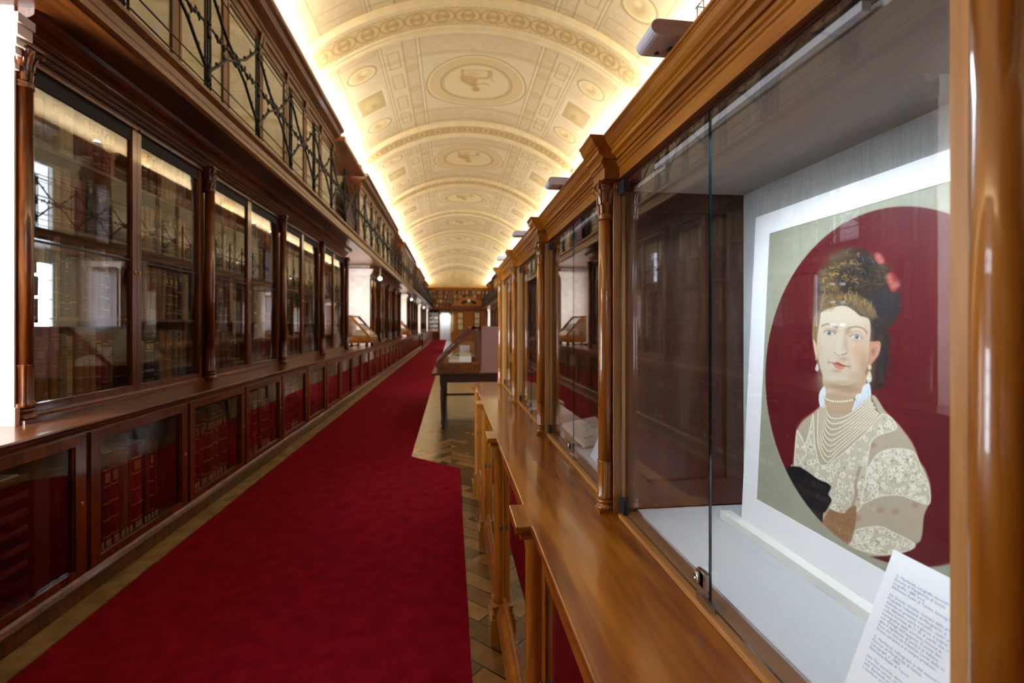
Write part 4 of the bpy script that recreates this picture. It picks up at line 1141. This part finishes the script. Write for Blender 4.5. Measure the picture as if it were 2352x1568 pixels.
lace(C((600, 350), (560, 520), (500, 720), (560, 830), (720, 900), (740, 1010), (735, 1100), (860, 1140), (960, 1120), (1010, 1000), (1040, 700), (1090, 540), (1270, 460), (1160, 350), (1000, 520), (700, 760), (620, 640)), 21, 480)
lace(C((1040, 780), (1120, 670), (1240, 628), (1400, 650), (1460, 760), (1530, 930), (1535, 1060), (1470, 1060), (1300, 1000), (1130, 1010), (990, 1060), (1020, 900)), 22, 380)
lace(C((470, 480), (450, 740), (480, 760), (545, 640)), 23, 20)
lace(C((880, 1400), (920, 1290), (1120, 1248), (1250, 1300), (1420, 1395), (1300, 1460), (1120, 1470), (960, 1430)), 24, 180)
p.poly(C((735, 1110), (700, 1160), (660, 1270), (740, 1350), (870, 1400), (930, 1280), (945, 1090), (880, 1110), (850, 1140), (780, 1130)), (140, 98, 60), .9, 3, clip=INS)
rs = np.random.RandomState(8)
for i in range(40):
    x, y = C((rs.uniform(690, 920), rs.uniform(1130, 1380)))[0]; a = rs.uniform(0, 6.28)
    p.line([(x, y), (x + 5 * math.cos(a), y + 5 * math.sin(a)), (x + 7 * math.cos(a + .9), y + 7 * math.sin(a + .9))], 1.2, (176, 136, 92), .7, 1.2, clip=INS)
p.line(C((975, 780), (940, 900), (945, 1000), (900, 1110)), 7, (136, 98, 62), .6, 5, clip=INS)
# dark bow
p.poly(C((380, 790), (470, 768), (540, 800), (640, 870), (720, 905), (745, 940), (720, 990), (748, 1040), (700, 1130), (680, 1150), (662, 1275), (560, 1180), (460, 1040), (400, 940)), (20, 21, 26), 1, 2, clip=INS)
for l in (((560, 860), (620, 960), (660, 1120)), ((480, 900), (560, 1040)), ((690, 930), (640, 1000), (660, 1060)), ((560, 830), (540, 900), (600, 930))): p.line(C(*l), 1.6, (56, 52, 44), .7, 2, clip=INS)
# ruffled collar
p.poly(C((655, 170), (690, 130), (700, 200), (690, 250), (700, 330), (660, 300), (645, 230)), (212, 218, 222), 1, 2)
p.poly(C((1050, 105), (1065, 200), (1060, 240), (980, 290), (910, 325), (925, 280), (945, 200), (985, 180), (1000, 130)), (212, 218, 222), 1, 2)
for a, b in (((940, 300), (960, 215)), ((965, 285), (1000, 190)), ((1000, 265), (1025, 170)), ((1035, 245), (1045, 150))): p.line(C(a, b), 1.2, (150, 160, 168), .7, 1.5)
# pearls
def pearls(pts, r, step, gap=False):
    S = spline(C(*pts), False, 14); acc = 0; last = S[0]; p.line(S, r * 2.3, (120, 96, 66), .75, 1.5, smooth=False)
    q = [S[0]]
    for a in S[1:]:
        d = math.hypot(*(a - last))
        while acc + d >= step and d > 0:
            t = (step - acc) / d; last = last + (a - last) * t; q.append(last); d = math.hypot(*(a - last)); acc = 0
        acc += d; last = a
    for c in q:
        m_ = (abs(U - c[0]) < r + 2) & (abs(V - c[1]) < r + 2)
        if not m_.any(): continue
        d = np.sqrt((U[m_] - c[0]) ** 2 + (V[m_] - c[1]) ** 2); f = np.zeros(U.shape); f[m_] = np.clip(r - d + .5, 0, 1); p.put(f, (212, 200, 170))
        d = np.sqrt((U[m_] - c[0] + r * .3) ** 2 + (V[m_] - c[1] + r * .3) ** 2); f = np.zeros(U.shape); f[m_] = np.clip((r * .5 - d) / 1.2 + .5, 0, 1); p.put(f * .8, (238, 230, 206))
pearls([(690, 215), (740, 245), (830, 250), (930, 235)], 2.9, 5.6)
for i in range(9):
    e = i / 8.0
    pearls([(700 - 60 * e, 290 + 40 * e), (715 - 75 * e, 350 + 240 * e), (760 - 50 * e, 385 + 350 * e), (860 - 60 * e, 370 + 290 * e), (980 + 60 * e, 290 + 160 * e), (1060 + 60 * e, 215 + 130 * e)], 2.9, 5.4)
# earrings
for l in (B_((1155, 1020)),): p.ell(l[0][0], l[0][1], 4, 6, (196, 190, 164), 1, .3)
p.poly(B_((1155, 1080), (1190, 1180), (1185, 1240), (1140, 1275), (1105, 1230), (1105, 1170)), (202, 194, 166), 1, 1.6); p.glow(*B_((1140, 1200))[0], 2.5, 4, (240, 236, 220), .9)
p.poly(B_((295, 960), (318, 1030), (310, 1075), (280, 1080), (262, 1040)), (206, 202, 184), 1, 1.5); p.ell(*B_((278, 885))[0], 2.4, 3, (170, 140, 110), 1, .3)
# canvas weave
wv = (np.sin(YY * 2600) * .5 + np.sin(ZZ * 2600) * .5)
p.C = p.C * (1 + .05 * wv[..., None] * OV[..., None] + .06 * (fine[..., None] - .5))
edge = np.clip(1 - np.abs(ov - 1) / .006, 0, 1); p.put(edge * .5, (170, 120, 90))
out = np.clip((ov - 1.0) / .012 + .5, 0, 1)
p.put(out * .97, (158, 158, 138)); p.put(out * .3 * fine, (138, 140, 124)); p.put(out * .3 * big, (174, 170, 148))
Vv = np.stack([XX - .0045 - bx_, YY - by_, ZZ - bz_], -1)
pr_me = grid_mesh('print', Vv, p.C, M['print'], smooth=False)
pr = bpy.data.objects.new('print', pr_me); COL.objects.link(pr); pr.parent = pic
# riser strip under the portrait
m = MB(); m.box(.757, .788, .44, 1.29, BZ, BZ + .022)
tag(m.build('riser_strip', M['offwhite'], bevel=.001), 'long ivory strip on the case floor in front of the portrait mount', 'strip')

# ------------------------------------------------------------------ cards and books in the cases
def text_mesh(name, body, size, space, mat_, parent, mtx):
    c = bpy.data.curves.new(name, 'FONT'); c.body = body; c.size = size; c.space_line = space; c.align_x = 'LEFT'; c.align_y = 'TOP'; c.resolution_u = 2
    t = bpy.data.objects.new(name, c); COL.objects.link(t)
    dg = bpy.context.evaluated_depsgraph_get(); me = bpy.data.meshes.new_from_object(t.evaluated_get(dg))
    bpy.data.objects.remove(t); me.transform(mtx); me.materials.clear(); me.materials.append(mat_)
    o = bpy.data.objects.new(name, me); COL.objects.link(o); o.parent = parent
    return o
def lean_card(label, x0, y0, z0, wid, hgt, tilt, cat='card', thick=.002):
    """card facing the aisle, bottom edge at (x0,z0), left edge at y0, leaning back by tilt"""
    t = thing('info_card', label, cat, (x0, y0, z0))
    s, c = math.sin(tilt), math.cos(tilt)
    m = MB(); m.idx([(s*v + o*c, -u, c*v - o*s) for o in (0, thick) for u, v in ((0, 0), (wid, 0), (wid, hgt), (0, hgt))], [(0, 1, 2, 3), (7, 6, 5, 4), (0, 4, 5, 1), (1, 5, 6, 2), (2, 6, 7, 3), (3, 7, 4, 0)])
    m.build('sheet', M['white'], t)
    st = MB(); st.idx([(thick + .001, -wid*.3, 0), (thick + .001, -wid*.7, 0), (s*hgt*.7 + .003, -wid*.3, c*hgt*.7), (s*hgt*.7 + .003, -wid*.7, c*hgt*.7), (s*hgt*.7 + .035, -wid*.3, 0), (s*hgt*.7 + .035, -wid*.7, 0)], [(0, 2, 4), (1, 5, 3), (2, 3, 5, 4), (0, 4, 5, 1), (0, 1, 3, 2)])
    st.build('easel_back', M['white'], t)
    # text frame: u to the right (-y), v up the sheet
    mtx = Matrix(((0, s, -c, s*hgt - .0004*c), (-1, 0, 0, 0), (0, c, s, c*hgt + .0004*s), (0, 0, 0, 1)))
    return t, mtx
t, mx = lean_card('white printed card leaning in front of the portrait, lower right', .598, .672, BZ + .0005, .225, .215, math.atan(.08 / .19))
TXT = ("G. Macherati, Litografia secondo metà XIX sec.\nRitratto di Margherita di Savoia\nlitografia, 1880 circa\nBiblioteca Reale di Torino, Iconografia Varia\n\n"
"(it) Questo ritratto, ricavato dalla prima\nProbabile l'adesione di Margherita ai\nindossa un prezioso corpetto, nastri ai\ncon diamanti e perle a goccia, e soprat\ncollana formata da 11 fili di perle, che m\niconografica della sovrana, insieme ai\ncon dettagli dell'epigono. Il nome deri\ndata il significato di perla e in italiano\nfiore che ricorda l'identità Corte della su\nPresso semplice e al tempo prezioso.\n\n"
"G. Macherati, Lithograph in the second half of the 19th\nPortrait of Margherita di Savoia\nLithograph, c. 1880\nBiblioteca Reale di Torino\n\n(en) This portrait, derived from the\na precious corset, ribbons and lace\nwith diamonds and drop pearls\na necklace of eleven strands of")
text_mesh('printed_text', TXT, .0060, 1.0, M['ink'], t, mx @ Matrix.Translation((.017, -.030, 0)))
t, mx = lean_card('blank white card leaning beside the nearest column in the second case', .575, 1.972, BZ + .0005, .16, .11, .45)

def flat_book(label, loc, rot, w_, h_, th, tilt, cover, name='old_book', title=None, cat='book'):
    t = thing(name, label, cat, loc, rot); ct, st = math.cos(tilt), math.sin(tilt)
    R = Matrix(((1, 0, 0, 0), (0, ct, -st, 0), (0, st, ct, 0), (0, 0, 0, 1)))
    m = MB(); m.box(.003, w_ - .003, .003, h_ - .003, .003, th - .003); m.v = [tuple(R @ Vector(v)) for v in m.v]; m.build('page_block', M['paper_pale'], t)
    m = MB(); m.box(0, w_, 0, h_, th - .003, th); m.box(0, w_, 0, h_, 0, .003); m.box(0, .004, 0, h_, .003, th - .003); m.v = [tuple(R @ Vector(v)) for v in m.v]; m.build('cover', cover, t)
    if tilt > .02:
        m = MB(); m.prism_x([(.03, 0.0), (h_ * ct, 0), (h_ * ct, h_ * st - .002), (.03, .03 * st / ct - .002 if False else .0)], .02, w_ - .02); m.build('wedge', M['case_in'], t)
    if title:
        d = MB(); z = th + .0003
        for x0, x1, y0, y1 in ((.012, .018, .062, h_ - .010), (.012, .075, .060, .063), (.012, w_ - .01, .008, .010), (.012, .014, .008, .050), (w_ - .014, w_ - .011, .008, .050)): d.box(x0, x1, y0, y1, z - .0002, z)
        for i in range(7): d.box(.030, .066, .070 + i * .010, .0738 + i * .010, z - .0002, z)
        for cx, cy, r in ((.12, .115, .014), (.15, .09, .013), (.10, .085, .009), (.16, .125, .008)):
            d.idx([(cx + r * 1.6 * math.cos(a) * (1 + .2 * math.sin(3 * a)), cy + r * math.sin(a), z) for a in np.linspace(0, 2 * PI, 14)[:-1]], [tuple(range(13))])
        for i in range(3): d.box(.03, w_ - .03, .013 + i * .005, .0145 + i * .005, z - .0002, z)
        d.v = [tuple(R @ Vector(v)) for v in d.v]; d.build('cover_print', M['ink'], t, recalc=False)
        text_mesh('title', title, .024, 1, M['ink_dark'], t, R @ Matrix.Translation((.030, .052, z + .0002)))
    return t
flat_book('old pale printed book on a dark wedge in the second display case', (.580, 2.075, BZ + .004), math.radians(36), .24, .155, .016, .56, M['paper'], 'old_book', 'PROVV')
flat_book('pale folded leaflet lying on the floor of the third display case', (.60, 2.98, BZ), .5, .14, .20, .004, .0, M['white'], 'leaflet', None, 'leaflet')
flat_book('blue-edged booklet raised on a wedge in the third display case', (.66, 3.12, BZ + .02), .4, .15, .2, .014, .25, M['white'], 'booklet', None, 'booklet')
# folded pale pink paper in the nearest low cabinet
m = MB()
rs = random.Random(3)
for i in range(5):
    z = .855 - .13 * i
    m.prism_z([(.33 + .02*i, .62 - .01*i), (.36, .92), (.50, .95), (.52, .60)], z - .13, z)
tag(m.build('folded_paper', noisy('pale pink paper', L3(196, 140, 124), L3(214, 164, 146), 8, rough=.9)), 'folded pale pink papers inside the low cabinet under the counter, nearest', 'papers')
# ------------------------------------------------------------------ table with a sloping glass case in mid-hall
TX0, TX1, TY0, TY1, TZ = -.30, 1.60, 7.42, 11.6, .875
def turned_leg(m, x, y, z1, k=1.0):
    m.box(x - .045*k, x + .045*k, y - .045*k, y + .045*k, z1 - .16, z1)
    m.lathe(x, y, [(.030*k, 0), (.034*k, .03), (.022*k, .06), (.036*k, .09), (.036*k, .13), (.024*k, .16), (.030*k, .2), (.044*k, z1-.33), (.038*k, z1-.28), (.046*k, z1-.25), (.030*k, z1-.22), (.044*k, z1-.18), (.044*k, z1-.16)], 16)
t = thing('table', 'dark wooden table with turned legs carrying the sloping glass case', 'table', ((TX0 + TX1) / 2, (TY0 + TY1) / 2, 0))
ox, oy = (TX0 + TX1) / 2, (TY0 + TY1) / 2
hx, hy = (TX1 - TX0) / 2, (TY1 - TY0) / 2
MB().box(-hx, hx, -hy, hy, TZ - .03, TZ).build('tabletop', M['ebony'], t, bevel=.006)
m = MB()
for y in (-hy + .10, hy - .12): m.box(-hx + .14, hx - .14, y, y + .02, TZ - .15, TZ - .03)
for x in (-hx + .12, hx - .14): m.box(x, x + .02, -hy + .14, hy - .14, TZ - .15, TZ - .03)
m.build('apron', M['ebony'], t)
for x in (-hx + .17, hx - .17):
    for y in (-hy + .14, 0, hy - .14):
        m = MB(); turned_leg(m, x, y, TZ - .03); m.build('leg', M['ebony'], t)
m = MB()
for x in (-hx + .17, hx - .17): m.box(x - .02, x + .02, -hy + .17, hy - .17, .24, .28)
m.box(-hx + .17, hx - .17, -.02, .02, .24, .28); m.build('stretcher', M['ebony'], t)

def slope_case(label, loc, rotz, D, H, L, base, wood_, group=None, feet=False):
    """sloping display case: local x from the low front edge (0) to the back (D), y along it, z up"""
    t = thing('sloping_display_case', label, 'display case', loc, rotz, group)
    z0 = .0
    if feet:
        z0 = .10
        for x in (.12, D - .1):
            for y in (.12, L - .12):
                f = MB(); f.lathe(x, y, [(.03, 0), (.05, .02), (.055, .05), (.04, .08), (.03, .10)], 14); f.build('foot', M['dark_z'], t)
    b = MB(); b.box(.06, D - .02, .02, L - .02, z0, z0 + .03); b.box(.03, D, .01, L - .01, z0 + .03, z0 + .075); b.box(0, D, 0, L, z0 + .075, z0 + base); b.build('tray', wood_, t, bevel=.003)
    zb = z0 + base; zt = z0 + H; xt = D * .80
    f = MB(); w = .035
    for y in (0, L - w):
        f.prism_y([(0, zb), (.07, zb), (xt + .05, zt - .045), (xt + .05, zt), (xt, zt)], y, y + w)
        f.box(xt, D, y, y + w, zt - .045, zt); f.box(D - .04, D, y, y + w, zb, zt)
    f.prism_y([(0, zb), (.07, zb), (.10, zb + .03), (.03, zb + .03)], w, L - w); f.box(xt, D, w, L - w, zt - .045, zt)
    f.build('frame', wood_, t)
    g = MB(); n = Vector((-(zt - zb), 0, xt)).normalized() * .004
    sl = [(.05, .03, zb + .045), (xt + .03, .03, zt - .022), (xt + .03, L - .03, zt - .022), (.05, L - .03, zb + .045)]
    g.idx(sl + [tuple(Vector(q) + Vector((n.x, 0, n.z))) for q in sl], [(0, 1, 2, 3), (7, 6, 5, 4), (0, 4, 5, 1), (1, 5, 6, 2), (2, 6, 7, 3), (3, 7, 4, 0)])
    g.build('glass_lid', M['glass'], t)
    for y in (.010, L - .016):
        q = MB(); q.prism_y([(.09, zb + .01), (D - .05, zb + .01), (D - .05, zt - .05), (xt, zt - .05)], y, y + .005); q.build('glass_end', M['glass'], t)
    MB().box(D - .035, D - .012, w, L - w, zb, zt - .03).build('back_board', wood_, t)
    MB().box(.07, D - .05, .04, L - .04, zb, zb + .006).build('cloth', noisy('tan felt', L3(150, 96, 56), L3(170, 112, 68), 60, rough=.95), t)
    return t, zb, zt
sc, zb, zt = slope_case('sloping glass display case of brown wood on the dark table', (-.245, 7.52, TZ), 0, .70, .715, 1.35, .15, M['dark_y'])
tag(MB().box(.463, .95, 7.50, 7.56, TZ, 1.592).build('board', M['mauve'], bevel=.002), 'plain mauve board standing on the dark table behind the sloping case', 'board')
# open book and papers inside
t = thing('open_book', 'open pale book lying inside the sloping glass case on the table', 'book', (.12, 7.60, TZ + .158))
for i, (a, b, h_) in enumerate(((-.16, .0, .03), (.0, .19, .085))):
    m = MB(); m.prism_x([(0, 0), (.02, h_), (.24, h_ + .05), (.26, 0)], a + .002, b - .002); m.build('page_block', M['paper_pale'], t)
m = MB().box(-.165, .195, -.005, .265, -.001, .0); m.build('cover', BM['brown'], t)
tag(MB().prism_x([(7.98, TZ + .158), (8.02, TZ + .158), (8.12, TZ + .40), (8.11, TZ + .40)], .14, .30).build('upright_page', M['white']), 'white upright page propped inside the sloping glass case', 'page')
t = thing('figurine', 'small pale green figure on a dark foot inside the sloping glass case', 'figurine', (.06, 7.95, TZ + .158))
m = MB(); m.lathe(.0, 0, [(.06, 0), (.06, .012), (.03, .03), (.02, .05)], 14); m.build('foot', M['iron'], t)
m = MB(); m.tube([(-.10, 0, .05), (-.04, 0, .07), (.03, 0, .10), (.08, 0, .12)], [.006, .022, .024, .01], 8); m.build('body', noisy('pale green glaze', L3(178, 176, 110), L3(210, 206, 150), 20, rough=.4), t)

# two sloping cases on the ledge in the left window niches
for i, y in enumerate((13.30, 13.30 + PER)):
    slope_case('sloping glass case on ball feet on the left ledge, %s window niche' % ('first' if i == 0 else 'second'), (-2.11, y, 1.0395), PI, .62, .74, 1.15, .17, M['honey_y'], 'sloping cases in the left niches', True)[0].location = (-2.11, y + 1.15 if False else y + .95, 1.0395)
    tt = flat_book('open pale volume inside the sloping case in the %s left niche' % ('first' if i == 0 else 'second'), (-2.60, y - .05, 1.0395 + .10 + .177), 0, .34, .42, .03, .35, M['paper_pale'], 'volume', None)
# uplights seen in the gaps between the gallery cornices, and pendant lamps
def make_uplight(label):
    t = thing('uplight', label, 'lamp', (0, 0, 0), 0, 'uplights over the left gallery')
    m = MB(); m.lathe(0, 0, [(.06, 0), (.09, .02), (.10, .10), (.08, .14)], 16); m.build('housing', M['lamp_body'], t)
    m = MB(); m.ball((0, 0, .15), .075, .075, .05, 14, 8); m.build('bulb', M['glow'], t)
    return t
u0 = None
for g in GROUPS:
    for sg in (-1, 1):
        y = NICHE[g] + (RSH if sg > 0 else 0)
        for dy in (-1.05, 1.05):
            b = MB(); xx = XW if sg < 0 else XR - .80
            lab = 'bright round uplight on a gallery wall shelf %s the %s left window niche' % ('before' if dy < 0 else 'beyond', ORD[g + 1]) if sg < 0 else 'bright round uplight on the right-hand gallery wall'
            if u0 is None: u0 = make_uplight(lab); u0.location = (-2.66, y + dy, 6.13)
            else: dup(u0, (-2.66 if sg < 0 else mirx(-2.66), y + dy, 6.13), 0, lab, None if sg < 0 else 'uplights over the right gallery')
for sg in (-1, 1):
    for g in GROUPS:
        x0, x1 = (XW, -2.55) if sg < 0 else (mirx(-2.55), XR)
        nt_ += 1
        struct(MB().box(x0, x1, NICHE[g] + (RSH if sg > 0 else 0) - 1.4, NICHE[g] + (RSH if sg > 0 else 0) + 1.4, 6.02, 6.13).build('trim_%d' % nt_, M['dark_y']))
def make_pendant(label):
    t = thing('pendant_lamp', label, 'lamp', (0, 0, 0), 0, 'pendant lamps under the left balcony')
    m = MB(); m.lathe(0, 0, [(.05, 3.375), (.05, 3.39)], 14); m.lathe(0, 0, [(.028, 3.10), (.028, 3.378)], 12); m.build('rod', M['offwhite'], t)
    m = MB(); m.ball((0, 0, 3.06), .065, .065, .06, 16, 10); m.build('globe', M['globe'], t)
    return t
p0 = None
for i, y in enumerate((15.4, 15.4 + PER, 15.4 + 2 * PER)):
    lab = 'white rod lamp with small globe hanging under the left balcony, %s niche' % ('nearest' if i == 0 else ORD[i + 1])
    if p0 is None: p0 = make_pendant(lab); p0.location = (-2.2, y, 0)
    else: dup(p0, (-2.2, y, 0), 0, lab)
t = tag(MB().box(-.03, .03, -.03, .03, 0, 1.06).build('barrier_post', M['black'], loc=(-2.04, 34.6, 0)), 'slim black post at the far end of the low left cabinets', 'post')
# white pipe behind the balcony railing
m = MB(); m.lathe(0, 0, [(.022, 3.62), (.022, 5.8)], 12)
for z in (3.9, 4.6, 5.3): m.lathe(0, 0, [(.03, z), (.03, z + .02)], 12)
tag(m.build('pipe', M['white'], loc=(-2.30, 4.95, 0)), 'upright white pipe behind the nearest balcony railing', 'pipe')

# ------------------------------------------------------------------ far end of the hall
FY = YF - .05
def far(name, mb, mat_, label, cat, parent=None):
    o = mb.build(name, mat_, parent)
    return o if parent else tag(o, label, cat)
t = thing('end_bookcase', 'wide brown end-wall gallery bookcase below the plaster lunette', 'bookcase', (XC, FY, 0))
m = MB(); m.box(-3.9, 3.9, -.35, 0, 3.62, 3.75); m.box(-3.9, 3.9, -.04, 0, 3.75, 5.8)
for x in np.linspace(-3.9, 3.8, 8): m.box(x, x + .12, -.35, -.04, 3.75, 5.8)
m.build('carcass', M['dark_z'], t)
m = MB(); m.prism_x([(0, 5.7), (-.38, 5.7), (-.40, 5.8), (-.5, 5.9), (-.5, 5.98), (0, 5.98)], -3.9, 3.9); m.build('cornice', M['honey_y'], t)
m = MB()
for z in (4.2, 4.7, 5.2): m.box(-3.8, 3.8, -.33, -.04, z, z + .03)
m.build('shelf', M['dark_y'], t)
lst = MB(); keys = ['tan', 'brown', 'dark brown', 'cream', 'maroon', 'grey-brown']
rs = random.Random(9)
for z in (3.76, 4.24, 4.74, 5.24):
    x = XC - 3.7
    while x < XC + 3.7:
        q = rs.uniform(.05, .14); lst.m = rs.randrange(6); lst.box(x, x + q - .004, FY - .30, FY - .06, z, z + rs.uniform(.30, .42)); x += q
tag(lst.build('book_rows', [BM[k] for k in keys]), 'rows of old books in the end-wall gallery bookcase', 'books', None, 'stuff')
struct(MB().box(XC - 3.95, XC + 3.95, FY - .9, FY, 3.40, 3.62).build('trim_90', M['dark_y']))
def end_case(x0, x1, label):
    t = thing('end_wall_bookcase', label, 'bookcase', ((x0 + x1) / 2, FY, 0)); h = (x1 - x0) / 2
    m = MB(); m.box(-h, h, -.55, -.02, 0, .95); m.box(-h, h, -.03, -.02, .95, 3.4)
    for a in (-h, h - .12): m.box(a, a + .12, -.5, -.03, .95, 3.4)
    m.build('carcass', M['dark_z'], t)
    for z in (.95, 1.4, 1.85, 2.3, 2.75, 3.2): MB().box(-h + .12, h - .12, -.48, -.03, z, z + .03).build('shelf', M['dark_y'], t)
    return t
end_case(-2.9, -1.35, 'brown bookcase of pale volumes on the end wall, left of the doorway')
lst = MB()
for z in (.98, 1.43, 1.88, 2.33, 2.78):
    x = -2.76
    while x < -1.5:
        q = rs.uniform(.05, .12); lst.m = rs.randrange(3); lst.box(x, x + q - .004, FY - .42, FY - .05, z, z + rs.uniform(.30, .40)); x += q
tag(lst.build('book_rows', [M['paper_pale'], BM['cream'], M['white']]), 'rows of pale volumes left of the bright doorway on the end wall', 'books', None, 'stuff')
# bright doorway
t = struct(bpy.data.objects.new('door_1', None)); COL.objects.link(t); t.location = (-.70, FY, 0)
m = MB(); m.box(-.62, -.50, -.2, 0, 0, 3.1); m.box(.50, .62, -.2, 0, 0, 3.1); m.box(-.62, .62, -.2, 0, 2.85, 3.1); struct(m.build('door_frame', M['offwhite'], t))
m = MB(); m.box(-.5, .5, -.06, -.02, .02, 2.85); struct(m.build('door_leaf', M['white'], t))
area('daylight', (-.70, FY - .9, 2.9), (0, .35, -1), .9, .5, 40, DAY)
# pedimented cabinet with two glazed slots
t = thing('pediment_cabinet', 'tall brown cabinet with curved pediment and clock on the end wall', 'cabinet', (1.95, FY - .1, 0))
m = MB(); m.box(-1.75, 1.75, -.6, 0, 0, 3.3); m.box(-1.85, 1.85, -.68, 0, 0, 1.0); m.box(-.42, .42, -.66, -.6, 1.0, 3.2); m.build('carcass', M['honey_z'], t)
m = MB(); m.box(-2.0, 2.0, -.85, -.40, 3.55, 3.85); m.box(-1.8, 1.8, -.7, -.40, 3.3, 3.54); m.build('cornice', M['dark_y'], t)
m = MB()
for i in range(14): m.box(-1.65 + i * .24, -1.52 + i * .24, -.66, -.60, 3.43, 3.54)
m.build('title_strip', M['paper_pale'], t)
pr = [(-2.0 + 4 * s, 3.85 + 1.0 * math.sin(PI * s) ** .7) for s in np.linspace(0, 1, 21)]
m = MB(); m.idx([(x, -.75, z) for x, z in pr] + [(x, -.35, z) for x, z in pr], [tuple(range(21)), tuple(range(41, 20, -1))] + [((i + 1) % 21, i, 21 + i, 21 + (i + 1) % 21) for i in range(21)]); m.build('pediment', M['honey_y'], t)
for s in (-1, 1):
    m = MB(); q = [(s * (.52 + .36 * math.cos(a)) , 4.28 + .20 * math.sin(a) - .22 * (math.cos(a) * .5)) for a in np.linspace(0, 2 * PI, 20)[:-1]]
    m.idx([(x, -.77, z) for x, z in q] + [(x, -.74, z) for x, z in q], [tuple(range(19)), tuple(range(37, 18, -1))] + [((i + 1) % 19, i, 19 + i, 19 + (i + 1) % 19) for i in range(19)]); m.build('oval_opening', M['black'], t)
m = MB(); m.ball((0, -.78, 4.45), .17, .05, .17, 16, 8); m.build('clock', M['white'], t)
for x in (-.95, .95):
    f = MB()
    for a, b in ((x - .36, x - .28), (x + .28, x + .36)): f.box(a, b, -.64, -.60, 1.1, 3.15)
    for z in (1.1, 1.75, 2.4, 3.08): f.box(x - .28, x + .28, -.64, -.60, z, z + .08)
    ff = f.build('door', M['black'], t)
    MB().box(x - .28, x + .28, -.625, -.615, 1.18, 3.08).build('cream_reflection_sheet', M['cream_reflection_sheet'], ff)
t = thing('console_table', 'dark side table with papers far down the hall by the end wall', 'table', (.55, 50.5, 0))
MB().box(-.6, .6, -.4, .4, .80, .85).build('tabletop', M['dark_y'], t)
for x in (-.5, .5):
    for y in (-.3, .3): m = MB(); m.lathe(x, y, [(.03, 0), (.04, .3), (.05, .8)], 10); m.build('leg', M['dark_z'], t)
